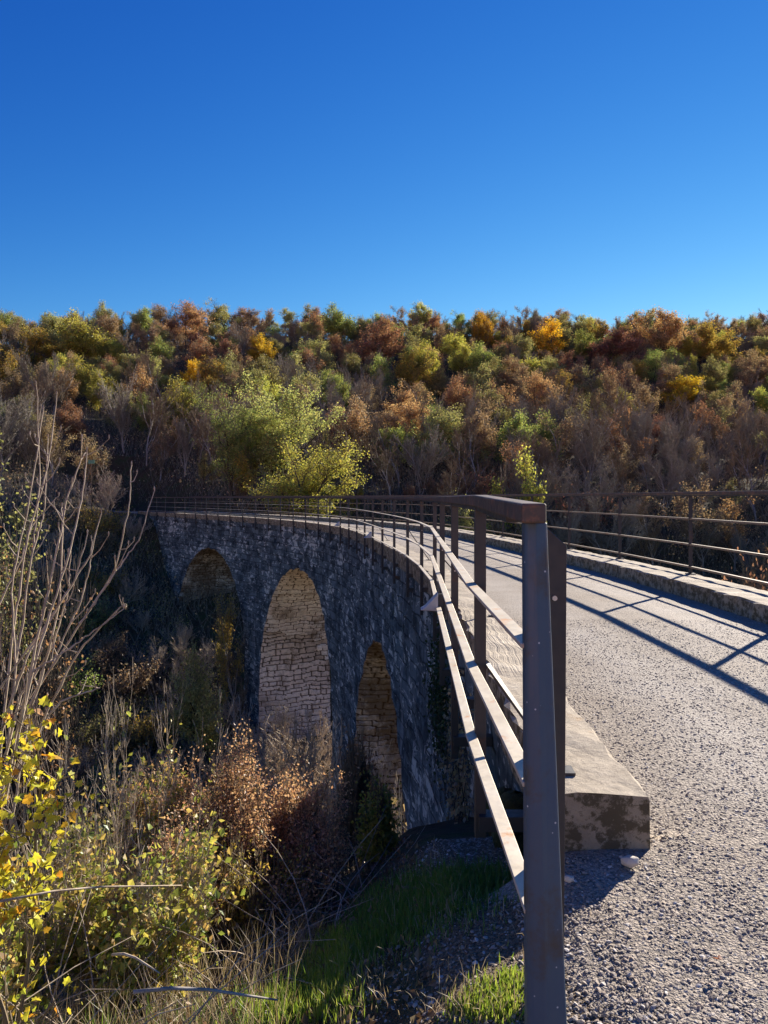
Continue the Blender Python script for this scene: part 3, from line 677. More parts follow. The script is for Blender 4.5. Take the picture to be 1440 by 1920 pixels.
def thing(name, tr, cr, loc, sc=1., rot=0., label='', cat='tree', group=None, crown_mat=None, names=('trunk', 'crown'), sz=None):
    rt = empty(name, loc, label, cat, group); rt.rotation_euler = (0, 0, rot); rt.scale = (sc, sc * PR.uniform(.85, 1.15), sz or sc)
    for nm, me in zip(names, (tr, cr)):
        o = bpy.data.objects.new(nm, me); COL.objects.link(o); o.parent = rt
        if nm == names[1] and crown_mat:
            k = len(me.materials) - 1; o.material_slots[k].link = 'OBJECT'; o.material_slots[k].material = M[crown_mat]
    return rt

BARE = dict(TREE, nc=[2.2, 1.7, 1.9, 1.7, 0], up=[.06, .16, .12, .09, .04], ang=[.55, .6, .65, .7, .7])
bare = [tree_meshes('bare', 100 + i, BARE, [M['bark_grey'], M['twig_grey' if i % 2 else 'twig_brown']], h=9., trunk_r=.13, minr=.012, stems=1 + i % 2, lean=.25, spread=.72) for i in range(4)]
sparse = [tree_meshes('sparse', 130 + i, BARE, [M['bark_grey'], M['twig_brown'], M['leaf_brown']], leaves=3200, leaf=(.11, .2), h=8.5, trunk_r=.12, minr=.012, keep=.65, jit=.18, from_lev=3, spread=.8) for i in range(3)]
leafy = [tree_meshes('leafy', 160 + i, TREE, [M['bark_dark'], M['twig_brown'], M['leaf_olive']], leaves=11000, leaf=(.13, .25), h=8.5, trunk_r=.15, minr=.012, keep=(.9, .72, .6, .8, .68)[i], jit=.3, from_lev=3, stems=1 + i % 2, twigs=True, spread=(1.05, .8, 1.2, .9, 1.0)[i]) for i in range(5)]

def hill_trees():
    pts = []
    def ok(x, y, d):
        for a, b, c in pts:
            if (a - x) ** 2 + (b - y) ** 2 < (min(d, c)) ** 2: return False
        return True
    special = [  # px, py of the crown's foot, width px, height px, crown, mesh, label
        (1038, 682, 76, 84, 'leaf_orange', 0, 'round bright orange-yellow tree high on the right hillside'),
        (900, 655, 64, 66, 'leaf_yellow', 1, 'golden yellow tree just below the ridge, left of the bright orange one'),
        (1130, 690, 104, 74, 'leaf_red', 2, 'broad dark red tree right of the bright orange one'),
        (160, 690, 116, 96, 'leaf_lime', 3, 'broad lime-green tree on the upper left hillside'),
        (60, 695, 100, 78, 'leaf_gold', 4, 'ochre tree at far left beside the lime-green one'),
        (138, 606, 56, 56, 'leaf_red', 1, 'dark red tree breaking the skyline at left'),
        (350, 735, 48, 62, 'leaf_orange', 2, 'small orange tree alone among bare trees, left of centre'),
        (505, 694, 62, 64, 'leaf_yellow', 0, 'yellow tree on the middle slope above the lime tree by the bridge'),
        (1300, 725, 40, 56, 'leaf_lime', 1, 'slim pale green tree standing among bare trees at right'),
        (690, 690, 110, 90, 'leaf_rust', 3, 'broad rust-orange tree in the middle of the upper slope'),
        (708, 606, 48, 44, 'leaf_orange', 4, 'small orange crown on the skyline near the middle'),
        (1128, 608, 44, 40, 'leaf_dark', 0, 'dark evergreen crown on the skyline right of the middle'),
        (1275, 770, 80, 70, 'leaf_yellow', 2, 'yellow and brown tree under the slim pale green one'),
        (1428, 790, 60, 60, 'leaf_lime', 4, 'bright green tree cut by the right edge of the picture'),
        (1350, 690, 100, 80, 'leaf_gold', 0, 'golden brown tree on the slope near the right edge'),
        (1240, 668, 110, 84, 'leaf_rust', 1, 'russet tree under the skyline right of the dark red one'),
        (430, 620, 70, 52, 'leaf_olive', 2, 'olive crown on the skyline above the big lime tree'),
        (350, 650, 90, 80, 'leaf_rust', 4, 'brown-orange tree left of centre below the skyline'),
        (165, 770, 80, 70, 'leaf_lime', 0, 'low yellow-green tree under the broad lime-green one'),
        (640, 640, 80, 62, 'leaf_green', 3, 'green tree below the skyline left of the rust-orange one'),
        (860, 712, 60, 70, 'leaf_lime', 2, 'small yellow-green tree below the golden yellow one'),
        (770, 740, 90, 80, 'leaf_gold', 1, 'thin golden tree in the middle of the slope'),
    ]
    for i, (px, py, w, h, mat, k, lab) in enumerate(special):
        p = hill_at(px, py + 14); Y = p[1]; hh = (h + 14) * Y / 1440; sc = hh / 8.5; ww = w * Y / 1440 / 7.6
        thing('autumn_tree', *leafy[k], p, ww if ww > .3 else sc, PR.uniform(0, 6.28), lab, 'tree', 'single autumn trees on the hillside', mat, sz=sc); pts.append((p[0], p[1], 4.5))
    boxes = [(px, w * .5, py - h, py - h * .25, hill_at(px, py + 14)[1]) for px, py, w, h, *_ in special] + [(440, 110, 735, 905, 72), (545, 105, 708, 905, 73), (600, 110, 820, 925, 66), (990, 34, 840, 900, 70), (1185, 40, 755, 830, 88)]
    def hides(X, Y, top, wd):
        px = 720 + X / Y * 1440
        for bx, bw, b0, b1, bY in boxes:
            if Y < bY - .5 and abs(px - bx) < bw * .9 + wd / Y * 1440 * .5 and 932 - (top - EYE) / Y * 1440 < b1: return True
        return False
    n = 0; tries = 0
    lab = {'leaf_green': ('green_tree', 'green crowned tree in the hillside wood'), 'leaf_olive': ('olive_tree', 'olive-green fading tree in the hillside wood'), 'leaf_rust': ('rust_tree', 'rust-brown leaved tree in the hillside wood'),
           'leaf_red': ('red_tree', 'dull red leaved tree in the hillside wood'), 'leaf_brown': ('brown_tree', 'dry brown leaved tree in the hillside wood'), 'leaf_lime': ('lime_green_tree', 'pale lime-green tree in the hillside wood'),
           'leaf_gold': ('golden_tree', 'yellow-brown turning tree in the hillside wood')}
    while n < 780 and tries < 90000:
        tries += 1
        u = PR.uniform(47, 186); v = PR.uniform(-.62, .62)
        Y = (u + 2.85) / (.95 - .3 * v); X = v * Y
        if Y < 70 and X < -8: continue
        if u < 66 and X < 6 or u < 57 and X < 30: continue
        t = (u - 66) / 104.
        d = 4.1 if t < .35 else 4.4
        if not ok(X, Y, d): continue
        i = int(np.clip((Y + 14) / .05, 0, len(_y) - 1)); w = (X - _x[i]) * _d[i, 1]
        if Y < 91 and abs(w - 2.1) < 5: continue
        p = ground_pt(X, Y); r = PR.random(); sc = PR.uniform(.68, 1.08) * (1 if t < .8 else .92)
        if hides(X, Y, p[2] + 7.5 * sc, 3.5 * sc): continue
        pts.append((X, Y, d)); n += 1
        if t < .1: r *= .82
        if r < (.60 if t < .3 else .34 if t < .55 else .14):
            k = PR.randrange(4)
            thing('bare_tree', *bare[k], p, sc, PR.uniform(0, 6.28), 'bare grey tree without leaves in the hillside wood', 'tree', 'bare trees in the hillside wood')
        elif r < (.84 if t < .3 else .66 if t < .55 else .40):
            k = PR.randrange(3); m = PR.choice(['leaf_brown', 'leaf_rust', 'leaf_brown', 'leaf_olive'])
            thing('half_bare_tree', *sparse[k], p, sc, PR.uniform(0, 6.28), 'half bare tree with some brown leaves left in the hillside wood', 'tree', 'half bare trees in the hillside wood', m)
        else:
            k = PR.randrange(5); m = PR.choice(['leaf_olive'] * 6 + ['leaf_green'] * 4 + ['leaf_rust'] * 4 + ['leaf_brown'] * 4 + ['leaf_gold'] * 2 + ['leaf_lime'] * 2 + ['leaf_red'])
            thing(lab[m][0], *leafy[k], p, sc * .95, PR.uniform(0, 6.28), lab[m][1], 'tree', lab[m][1].replace('tree in', 'trees in'), m)
    # brush under the trees, one mass nobody could count
    mb = MB(); N = 60000
    u = np.where(R.random(N) < .12, R.uniform(14, 62, N), R.uniform(55, 190, N)); v = R.uniform(-.62, .62, N); Y = (u + 2.85) / (.95 - .3 * v); X = v * Y; Z = H(X, Y); okk = ~((np.abs((X - np.interp(Y, _y, _x)) - 3) < 6) & (Y < 92) & (Z > -2.6)); X, Y, Z = X[okk], Y[okk], Z[okk]
    P0 = np.stack([X, Y, Z], -1); d = R.normal(0, .55, (len(X), 3)); d[:, 2] = R.uniform(.7, 2.2, len(X)); P1 = P0 + d
    segs(mb, P0, P1, np.full(len(X), .018), np.full(len(X), .006), 3, 0)
    C = P0 + d * R.uniform(.2, 1.1, (len(X), 1)); rhomb(mb, C + R.normal(0, .25, C.shape), R.uniform(.12, .3, len(C)), R, .7, .1, .2, 1)
    mc = MB(); N = 16000; Y = R.uniform(26, 64, N); X = R.uniform(-.55, -.1, N) * Y; k = X < np.interp(Y, _y, _x) - .6; X, Y = X[k], Y[k]; Z = H(X, Y); pat = wob(X, Y, 6, 3); k = pat > -.25; X, Y, Z = X[k], Y[k], Z[k]
    d = R.normal(0, .28, (len(X), 3)); d[:, 2] = R.uniform(.3, 1.0, len(X)); P0 = np.stack([X, Y, Z], -1); segs(mc, P0, P0 + d, np.full(len(X), .010), np.full(len(X), .004), 3, 0)
    for t in (.4, .7, 1.): rhomb(mc, P0 + d * t + R.normal(0, .10, P0.shape), R.uniform(.07, .16, len(X)), R, .6, .1, .2, 1)
    tag(mc.build('undergrowth', [M['bark_pale'], M['leaf_clematis']]), 'pale olive scrub and dead stalks on the slope before the far arches', 'undergrowth', kind='stuff')
    tag(mb.build('undergrowth', [M['twig_grey'], M['leaf_brown']]), 'brown brush covering the hillside between the trunks', 'undergrowth', kind='stuff')
hill_trees()

# lime and yellow trees close behind the bridge
def near_far_trees():
    BIG = dict(TREE, nc=[2.0, 1.7, 1.7, 1.6, 0])
    m1 = tree_meshes('t', 201, BIG, [M['bark_dark'], M['twig_brown'], M['leaf_lime']], leaves=22000, leaf=(.11, .2), h=12.5, trunk_r=.2, spread=.85, minr=.012, keep=.8, jit=.22, stems=2, lean=.35)
    m2 = tree_meshes('t', 202, BIG, [M['bark_dark'], M['twig_brown'], M['leaf_lime']], leaves=25000, leaf=(.10, .18), spread=1.25, h=8.5, trunk_r=.16, minr=.012, keep=.95, jit=.22, stems=3, lean=.7)
    m3 = tree_meshes('t', 203, BIG, [M['bark_dark'], M['twig_brown'], M['leaf_gold']], leaves=4500, leaf=(.14, .26), h=8., trunk_r=.15, spread=.8, minr=.012, keep=.7, jit=.2, stems=2, lean=.4)
    def put(m, px, Y, top, label, mat, rot=0., base_h=8., wide=1.):
        X = (px - 720) / 1440 * Y; z = float(H(X, Y)); sc = (EYE - (top - 932) / 1440 * Y - z) / base_h
        return thing('leafy_tree', *m, (X, Y, z), sc * wide, rot, label, 'tree', 'leafy trees just behind the bridge', mat, sz=sc)
    put(m1, 535, 73, 708, 'tall pale green tree standing highest just behind the bridge', 'leaf_pale', .6, 12.5, 1.0)
    put(m1, 435, 72, 742, 'green tree left of the tall pale green one behind the bridge', 'leaf_green', 2.4, 12.5, 1.05)
    put(m2, 565, 68, 835, 'low spreading bright yellow-green tree right behind the bridge railing', 'leaf_lime', 1.1, 8.5, 1.15)
    put(m3, 450, 72, 825, 'brown and gold tree left of the bright yellow-green one', 'leaf_gold', .3, 8., 1.1)
    put(m3, 655, 72, 895, 'thin yellow sapling at the right foot of the bright yellow-green tree', 'leaf_lime', 2.3, 8.)
    put(m3, 380, 78, 850, 'thin olive tree in shade at the far end of the bridge', 'leaf_olive', 1.3, 8., 1.1)
    put(m3, 990, 70, 850, 'half bare tree with yellow-green tip above the right railing', 'leaf_lime', 4.3, 8., .8)
    sh = tree_meshes('s', 220, dict(BARE, max=3), [M['bark_dark'], M['twig_brown'], M['leaf_rust']], leaves=1500, leaf=(.1, .2), h=4.5, trunk_r=.05, minr=.01, keep=.9, jit=.12, from_lev=2, stems=6, lean=.5, base=.5)
    for k, (px, Y, top, lab) in enumerate([(770, 76, 905, 'rusty red shrub behind the curve of the railing, leftmost of its row'), (820, 78, 890, 'rusty red shrub in the middle of the row behind the railing'), (868, 79, 886, 'tallest rusty red shrub of the row behind the railing'),
            (912, 77, 880, 'rusty red shrub at the right end of the row behind the railing'), (1080, 72, 915, 'orange-brown shrub behind the right railing'), (1432, 44, 1040, 'reddish shrub below the right railing at the picture edge'), (455, 72, 905, 'pale brown shrub beyond the far railing')]):
        X = (px - 720) / 1440 * Y; z = float(H(X, Y)); sc = (EYE - (top - 932) / 1440 * Y - z) / 4.5
        thing('rust_shrub', *sh, (X, Y, z), min(sc, 1.1), k * 1.3, lab, 'shrub', 'rusty shrubs behind the bridge', 'leaf_red', ('stems', 'foliage'), sz=sc)
near_far_trees()

# brush on the far bank in front of the viaduct
def bank_brush():
    C2 = dict(BARE, max=3, nc=[1.6, 1.6, 1.6, 0], wob=.2)
    gr = [tree_meshes('b', 240 + i, C2, [M['bark_pale'], M['bark_pale']], h=2.6, trunk_r=.035, minr=.008, stems=8, lean=.8, base=.5) for i in range(2)]
    gg = [tree_meshes('b', 250 + i, C2, [M['bark_dark'], M['twig_brown'], M['leaf_olive']], leaves=2600, leaf=(.08, .17), h=2.4, trunk_r=.035, minr=.008, stems=8, lean=.9, base=.6, from_lev=2, jit=.14) for i in range(2)]
    n = 0; pts = []
    for _ in range(3000):
        if n >= 74: break
        Y = PR.uniform(24, 63); v = PR.uniform(-.56, -.12); X = v * Y
        if X > np.interp(Y, _y, _x) - 1.4: continue
        if any((a - X) ** 2 + (b - Y) ** 2 < 3.6 for a, b in pts): continue
        u = -.3 * X + .95 * (Y - 3); pts.append((X, Y)); n += 1; p = ground_pt(X, Y); k = PR.randrange(2)
        r = PR.random(); s = PR.uniform(.6, 1.2)
        if 300 < 720 + v * 1440 < 480: s = min(s, max(.3, (EYE - 235 / 1440 * Y - p[2]) / 2.6))
        if r < .5: thing('bare_shrub', *gr[k], p, s, PR.uniform(0, 6), 'bare grey shrub on the bank in front of the far arches', 'shrub', 'bare shrubs on the far bank', None, ('stems', 'twigs'))
        else:
            m = PR.choice(['leaf_olive', 'leaf_green', 'leaf_gold', 'leaf_brown']); nm = {'leaf_olive': 'olive', 'leaf_green': 'green', 'leaf_gold': 'yellowing', 'leaf_brown': 'brown'}[m]
            thing('leafy_shrub', *gg[k], p, s, PR.uniform(0, 6), nm + ' leafy shrub on the bank in front of the far arches', 'shrub', nm + ' shrubs on the far bank', m, ('stems', 'foliage'))
    def one(m, px, Y, top, bh, lab, mat, names=('stems', 'foliage'), nm='leafy_shrub', wide=1., grp=None):
        X = (px - 720) / 1440 * Y; z = float(H(X, Y)); sc = (EYE - (top - 932) / 1440 * Y - z) / bh
        thing(nm, *m, (X, Y, z), sc * wide, px * .1, lab, 'shrub', grp, mat, names, sz=sc)
    one(sparse[1], 446, 46, 1125, 8.5, 'gold and orange bush growing up the pier between the two far arches', 'leaf_gold', ('trunk', 'crown'), 'leafy_tree', .5)
    one(leafy[3], 395, 42, 1225, 8.5, 'tall olive bush in shade before the far arch', 'leaf_olive', ('trunk', 'crown'), 'leafy_tree', .7)
    one(gr[0], 190, 66, 880, 2.6, 'bare grey bush standing at the far end of the bridge', None, ('stems', 'twigs'), 'bare_shrub')
    one(gr[1], 540, 24, 1385, 2.6, 'grey twiggy bush in front of the middle arch', None, ('stems', 'twigs'), 'bare_shrub', .8)
    one(gr[0], 470, 27, 1400, 2.6, 'grey twiggy bush left of the middle arch foot', None, ('stems', 'twigs'), 'bare_shrub', .8)
    one(gr[1], 545, 41, 1345, 2.6, 'grey bush growing inside the middle arch, left of its foot', None, ('stems', 'twigs'), 'bare_shrub', 1.2)
    one(gr[0], 600, 37, 1360, 2.6, 'grey bush growing inside the middle arch, right of its foot', None, ('stems', 'twigs'), 'bare_shrub', 1.2)
    one(gr[0], 610, 22, 1395, 2.6, 'grey twiggy bush at the foot of the pier between the two nearest arches', None, ('stems', 'twigs'), 'bare_shrub', .6)
bank_brush()

# sign at the far end
def make_sign():
    p = at(171, 866, 66); z = float(H(p[0], p[1])); rt = empty('trail_sign', (p[0], p[1], z), 'small green board on a post in the shade beyond the far end', 'sign')
    mb = MB(); box(mb, [0, 0, p[2] - z], [.27, 0, 0], [0, .012, 0], [0, 0, .16]); mb.build('board', M['sign'], rt)
    mb = MB(); tube(mb, [[0, .05, -.2], [0, .05, p[2] - z + .1]], .035, 8); mb.build('post', M['wood'], rt)
make_sign()

# ------------------------------------------------------------------ foreground plants
def fore():
    # big russet bush on the slope
    C3 = dict(BARE, max=3, nc=[2.0, 1.8, 1.7, 0], wob=.12, up=[.1, .12, .1, .06], ang=[.4, .5, .6, .6], nseg=[6, 4, 3, 2])
    def bush(px, Y, top, lab, leaves, mat, leaf=(.02, .05), h0=2.4, seed=300, stems=16, lean=.6, base=.5, wide=1., cat='bush', nm='brown_bush', stem='bark_dark', tw='twig_brown', keep=.95, bias=None, jit=.05, cfg=C3, minr=.004, grp=None, tr=.018, spread=0):
        X = (px - 720) / 1440 * Y; z = float(H(X, Y)); h = EYE - (top - 932) / 1440 * Y - z
        m = tree_meshes('b', seed, cfg, [M[stem], M[tw], M[mat]], leaves=leaves, leaf=leaf, h=h, trunk_r=tr, minr=minr, stems=stems, lean=lean, base=base, from_lev=2, jit=jit, keep=keep, bias=bias, spread=spread)
        return thing(nm, *m, (X, Y, z), wide, 0, lab, cat, grp, None, ('stems', 'foliage'), sz=1.)
    bush(385, 5.2, 1455, 'russet-pink dense bush on the near slope, left half of the thicket', 30000, 'leaf_pinkbrown', (.010, .026), seed=301, bias=.35, lean=.5, jit=.035, minr=.0022, tr=.009, spread=1.15)
    bush(502, 5.4, 1445, 'russet-pink dense bush on the near slope, right half of the thicket', 30000, 'leaf_pinkbrown', (.010, .026), seed=302, bias=.35, lean=.5, jit=.035, minr=.0022, tr=.009, spread=.9)
    bush(480, 4.9, 1555, 'darker olive-brown bush in front of the russet thicket', 9000, 'leaf_gold', (.012, .03), seed=303, bias=.1, lean=.6, jit=.03, minr=.0022, tr=.008, spread=1.2)
    bush(360, 4.5, 1640, 'low dark twiggy bush under the russet thicket', 3500, 'leaf_brown', (.015, .035), seed=307, lean=.8, minr=.002, tr=.007, spread=1.5)
    bush(545, 4.8, 1660, 'low olive twiggy bush between the thicket and the shaded grass', 3500, 'leaf_olive', (.015, .035), seed=308, lean=.7, minr=.002, tr=.007, spread=.9)
    bush(712, 6.4, 1470, 'yellow-leaved bush in front of the nearest arch', 6500, 'leaf_lime', (.02, .045), seed=304, lean=.4, minr=.002, tr=.008, spread=.42)
    bush(672, 8.0, 1385, 'thin red-brown bush against the pier by the nearest arch', 1300, 'leaf_rust', (.018, .04), seed=305, lean=.3, keep=.4, minr=.0025, tr=.009, spread=.35)
    bush(250, 5.2, 1480, 'leafy climber-covered bush with yellow-green leaves on the near slope', 11000, 'leaf_clematis', (.028, .055), seed=306, stems=10, lean=.5, base=.3, stem='bark_pale', tw='bark_pale', nm='climber_bush', jit=.06, minr=.0025, tr=.008, spread=.9)
    bush(140, 3.6, 1590, 'yellow-green leafy bush below the yellow lobed-leaf one', 8000, 'leaf_clematis', (.025, .05), seed=309, stems=10, lean=.8, base=.3, stem='bark_pale', tw='bark_pale', nm='climber_bush', jit=.05, minr=.0022, tr=.006, spread=1.5)
    bush(330, 4.2, 1600, 'green climbing plant thinning out over dead stems right of the leafy bush', 2600, 'leaf_clematis', (.022, .045), seed=313, stems=8, lean=.5, base=.2, stem='bark_pale', tw='bark_pale', nm='climber_bush', jit=.04, minr=.002, tr=.005, spread=.8)
    bush(30, 9., 900, 'reddish brown bush at the left edge behind the bare stems', 2500, 'leaf_rust', (.03, .06), seed=311, stems=8, lean=.35, spread=.22, minr=.003, tw='bark_dark')
    bush(5, 16., 790, 'olive-yellow tree at the left edge of the picture', 9000, 'leaf_olive', (.06, .12), seed=312, stems=4, lean=.2, spread=.26, bias=.6, tw='bark_dark', nm='leafy_tree', cat='tree', jit=.12, tr=.05)
    # flame-coloured bush at the left edge, large lobed leaves
    X, Y = -1.36, 2.6; z = float(H(X, Y)); rs = random.Random(3); rn = np.random.default_rng(3)
    rt = empty('maple_bush', (X, Y, z), 'yellow lobed-leaf bush at the left edge in the foreground', 'bush')
    out = []
    for k in range(9):
        a = rs.uniform(-.7, .15); grow(out, (rs.uniform(-.15, .15), rs.uniform(-.2, .2), -.1), vnorm((math.sin(a) * .35, rs.uniform(-.15, .15), 1)), 1.16 * rs.uniform(.7, 1.12), .008, 0, dict(BARE, max=2, wob=.06, nseg=[8, 4, 3], nc=[1.5, 1., 0], ang=[.7, .8, .8], lr=[.24, .5, .5], up=[.03, .02, 0]), rs)
    P0, P1, R0, R1, L = arrs(out); mb = MB(); segs(mb, P0, P1, np.maximum(R0, .0022), np.maximum(R1, .0015), 5); mb.build('stems', M['twig_brown'], rt)
    idx = np.where((L >= 1))[0]; pick = rn.choice(idx, 3000); t = rn.random(3000)[:, None]; Cc = P0[pick] * (1 - t) + P1[pick] * t + rn.normal(0, .022, (3000, 3))
    Cc = Cc[(Cc[:, 2] > .62) | (rn.random(len(Cc)) < .18)]
    mb = MB(); shaped(mb, Cc, rn.uniform(.020, .042, len(Cc)), rn, LOBE, .5, .25); mb.build('foliage', M['leaf_flame'], rt)
    # bare pale saplings, left: stems traced through their real positions
    rt = empty('bare_sapling', (-1.75, 3.4, float(H(-1.75, 3.4))), 'tall bare sapling with pale buddy stems at the left edge', 'sapling'); off = np.array(rt.location)
    st = [[(20, 1560), (57, 1312), (160, 1155), (217, 1066), (243, 948), (246, 872)], [(150, 1170), (217, 1072), (262, 1012), (289, 920)], [(10, 1500), (60, 1260), (128, 1044), (156, 925), (163, 850)],
          [(5, 1480), (30, 1250), (62, 1030), (75, 900), (68, 720)], [(0, 1420), (25, 1180), (50, 1010), (90, 880), (108, 740)], [(15, 1450), (70, 1200), (105, 1040), (124, 940), (148, 870), (162, 845)],
          [(0, 1380), (50, 1230), (120, 1120), (170, 1040), (190, 960)], [(30, 1460), (90, 1330), (150, 1215), (235, 1130), (236, 1142)],
          [(10, 1420), (40, 1300), (100, 1210), (128, 1110), (133, 1040)], [(20, 1400), (70, 1300), (110, 1150), (118, 990), (116, 950)], [(-10, 1150), (40, 1050), (60, 985), (110, 930)], [(0, 1290), (80, 1180), (140, 1090), (165, 1000)], [(0, 1500), (60, 1380), (120, 1310), (190, 1290), (150, 1285)],
          [(100, 1240), (150, 1130), (170, 1060), (172, 1010)], [(62, 1030), (84, 960), (90, 820)], [(30, 1250), (20, 1100), (55, 940), (82, 770)], [(60, 1260), (110, 1230), (180, 1180), (233, 1142)]]
    mb = MB(); rs = random.Random(9); tips = []
    for k, ln in enumerate(st):
        Yd = 3.35 + rs.uniform(-.35, .45); pts = []
        for j, (px, py) in enumerate(ln): pts.append(at(px, py, Yd + .05 * j) - off)
        P = np.array(pts); tt = np.linspace(0, len(P) - 1, 6 * len(P)); Q = np.stack([np.interp(tt, np.arange(len(P)), P[:, c]) for c in range(3)], -1)
        Q = np.concatenate([Q[:1], (Q[:-2] + Q[1:-1] * 2 + Q[2:]) / 4, Q[-1:]]); Q += np.array([[rs.gauss(0, .0018) for _ in range(3)] for _ in Q])
        r = np.linspace(.0056 if len(ln) > 4 else .0042, .002, len(Q)); r[::5] *= 1.3; tube(mb, Q, r, 6)
        for j in range(5, len(Q) - 1, 3):
            if rs.random() < .55:
                a = rs.uniform(0, 6.28); e = Q[j] + np.array([math.cos(a) * .10, math.sin(a) * .07, rs.uniform(.04, .16)]) * rs.uniform(.25, 1.3); m_ = (Q[j] + e) / 2 + np.array([0, 0, -.015]); tube(mb, [Q[j], m_, e], [.003, .0024, .0017], 5); tips.append(e)
        tips.append(Q[-1])
    for t in tips: tube(mb, [t, t + [0, 0, .012], t + [0, 0, .02]], [.002, .0038, .001], 5)
    mb.build('stems', M['bark_pale'], rt)
    C = np.array(tips)[rn.choice(len(tips), 110)] + rn.normal(0, .035, (110, 3)); C = C[C[:, 2] < 1.55]
    mb = MB(); shaped(mb, C, rn.uniform(.025, .05, len(C)), rn, OVAL, 1.2, .5); mb.build('dry_leaves', M['leaf_dry'], rt)
    # second, smaller group of pale twigs
    for px, Y, top, bot, lab, sd in ((245, 5.0, 1265, 1500, 'small bare pale shrub rising behind the climber bush', 21), (315, 6.0, 1290, 1520, 'small bare pale shrub right of the other one', 22), (170, 4.4, 1340, 1560, 'bare pale twigs under the tall sapling', 23), (75, 3.9, 1180, 1500, 'thin bare pale shrub in front of the shaded valley at left', 24)):
        X = (px - 720) / 1440 * Y; z = float(H(X, Y)); h = EYE - (top - 932) / 1440 * Y - z
        m = tree_meshes('p', sd, dict(BARE, max=3, nseg=[5, 4, 3, 2], nc=[1.1, 1.0, .9, 0], wob=.08, up=[.05, .12, .12, .08], ang=[.5, .6, .6, .6]), [M['bark_pale'], M['bark_pale'], M['leaf_clematis']], leaves=60, leaf=(.03, .055), h=h, trunk_r=.007, minr=.0018, stems=4, lean=.3, base=.1, spread=.55, from_lev=2, jit=.03, outline=OVAL)
        thing('bare_shrub', *m, (X, Y, z), .8, sd, lab, 'shrub', 'pale bare shrubs in the foreground', None, ('stems', 'twigs'), sz=1.)
    # dry stalks, grass, litter
    def blades(n, gen, hgt, wid, mat, name, label, lean=.5):
        X, Y = gen(n); Z = H(X, Y); n = len(X); h = R.uniform(*hgt, n); a = R.uniform(0, 6.28, n); ln = R.uniform(.1, 1., n) * lean; w = R.uniform(*wid, n)
        B = np.stack([X, Y, Z - .01], -1); d = np.stack([np.cos(a) * ln, np.sin(a) * ln, np.ones(n)], -1); d2 = d.copy(); d2[:, 2] -= ln * .9
        sd = np.stack([-np.sin(a), np.cos(a), np.zeros(n)], -1) * w[:, None] * .5; Mi = B + d * h[:, None] * .55; T = Mi + d2 * h[:, None] * .5
        V = np.stack([B - sd, B + sd, Mi + sd * .8, Mi - sd * .8, T], 1).reshape(-1, 3); b = (np.arange(n) * 5)[:, None]
        mb = MB(); mb.add(V, [b + [[0, 1, 2, 3]], b + [[3, 2, 4]]]); return tag(mb.build(name, M[mat]), label, 'grass', kind='stuff')
    def spots(cs):
        def f(n):
            k = R.choice(len(cs), n, p=np.array([c[3] for c in cs]) / sum(c[3] for c in cs)); c = np.array(cs)[k]
            return c[:, 0] + R.normal(0, 1, n) * c[:, 2], c[:, 1] + R.normal(0, 1, n) * c[:, 2] * .8
        return f
    def area(poly_list):
        def f(n):
            w = np.array([c[4] for c in poly_list], float); k = R.choice(len(poly_list), n, p=w / w.sum()); c = np.array(poly_list, float)[k]
            return ground_seen(c[:, 0] + R.normal(0, 1, n) * c[:, 2], c[:, 1] + R.normal(0, 1, n) * c[:, 3])
        return f
    blades(5200, area([(612, 1815, 24, 28, 3), (590, 1875, 40, 25, 2), (635, 1775, 18, 15, 1.5), (500, 1895, 50, 18, .8)]), (.03, .085), (.003, .006), 'grass_lit', 'grass', 'bright green grass lit by the sun on the bank edge')
    blades(10500, area([(900, 1650, 45, 14, 1.4), (800, 1685, 55, 26, 3), (720, 1725, 45, 30, 3), (680, 1765, 22, 22, 1), (860, 1668, 50, 14, 1.5)]), (.025, .075), (.003, .006), 'grass', 'grass', 'green grass in the shade along the foot of the wall')
    blades(1800, area([(800, 1690, 90, 40, 3), (620, 1830, 60, 50, 3), (880, 1880, 50, 30, 1)]), (.02, .09), (.002, .004), 'straw', 'dry_grass', 'dry straw blades among the green grass on the bank', .9)
    blades(1500, area([(915, 1875, 26, 20, 2), (880, 1900, 22, 14, 1), (960, 1850, 16, 18, 1), (945, 1900, 20, 12, 1)]), (.015, .05), (.004, .008), 'grass_lit', 'grass', 'small green weed tufts at the foot of the end post')
    blades(5000, lambda n: (R.uniform(-2.8, -.35, n), R.uniform(1.9, 4.6, n)), (.08, .3), (.0015, .0035), 'straw', 'dry_grass', 'dry straw grass tangle on the bank at lower left', .8)
    blades(1500, lambda n: (R.uniform(-2.2, -.3, n), R.uniform(2.0, 3.2, n)), (.06, .2), (.002, .004), 'grass', 'grass', 'thin green grass among the straw at lower left', .5)
    mb = MB()
    for k in range(380):
        X = R.uniform(-2.6, -.1) ; Y = R.uniform(2.1, 5.0)
        if X > -.9 + .35 * (Y - 2.2): X -= 1.0
        p = ground_pt(X, Y); a = R.uniform(0, 6.28); L = R.uniform(.25, .8); el = R.uniform(.05, .9); d = np.array([math.cos(a) * math.cos(el), math.sin(a) * math.cos(el), math.sin(el)]); bend = R.normal(0, .12, 3); bend[2] = -abs(bend[2])
        P = [p + d * L * t + bend * L * 4 * t * t * .5 for t in (0, .25, .5, .75, 1.)]; tube(mb, P, np.linspace(R.uniform(.002, .0045), .0012, 5), 5)
    tag(mb.build('dead_stalks', M['bark_pale']), 'pale dead stalks and bramble canes tangled at lower left', 'undergrowth', kind='stuff')
    mb = MB()
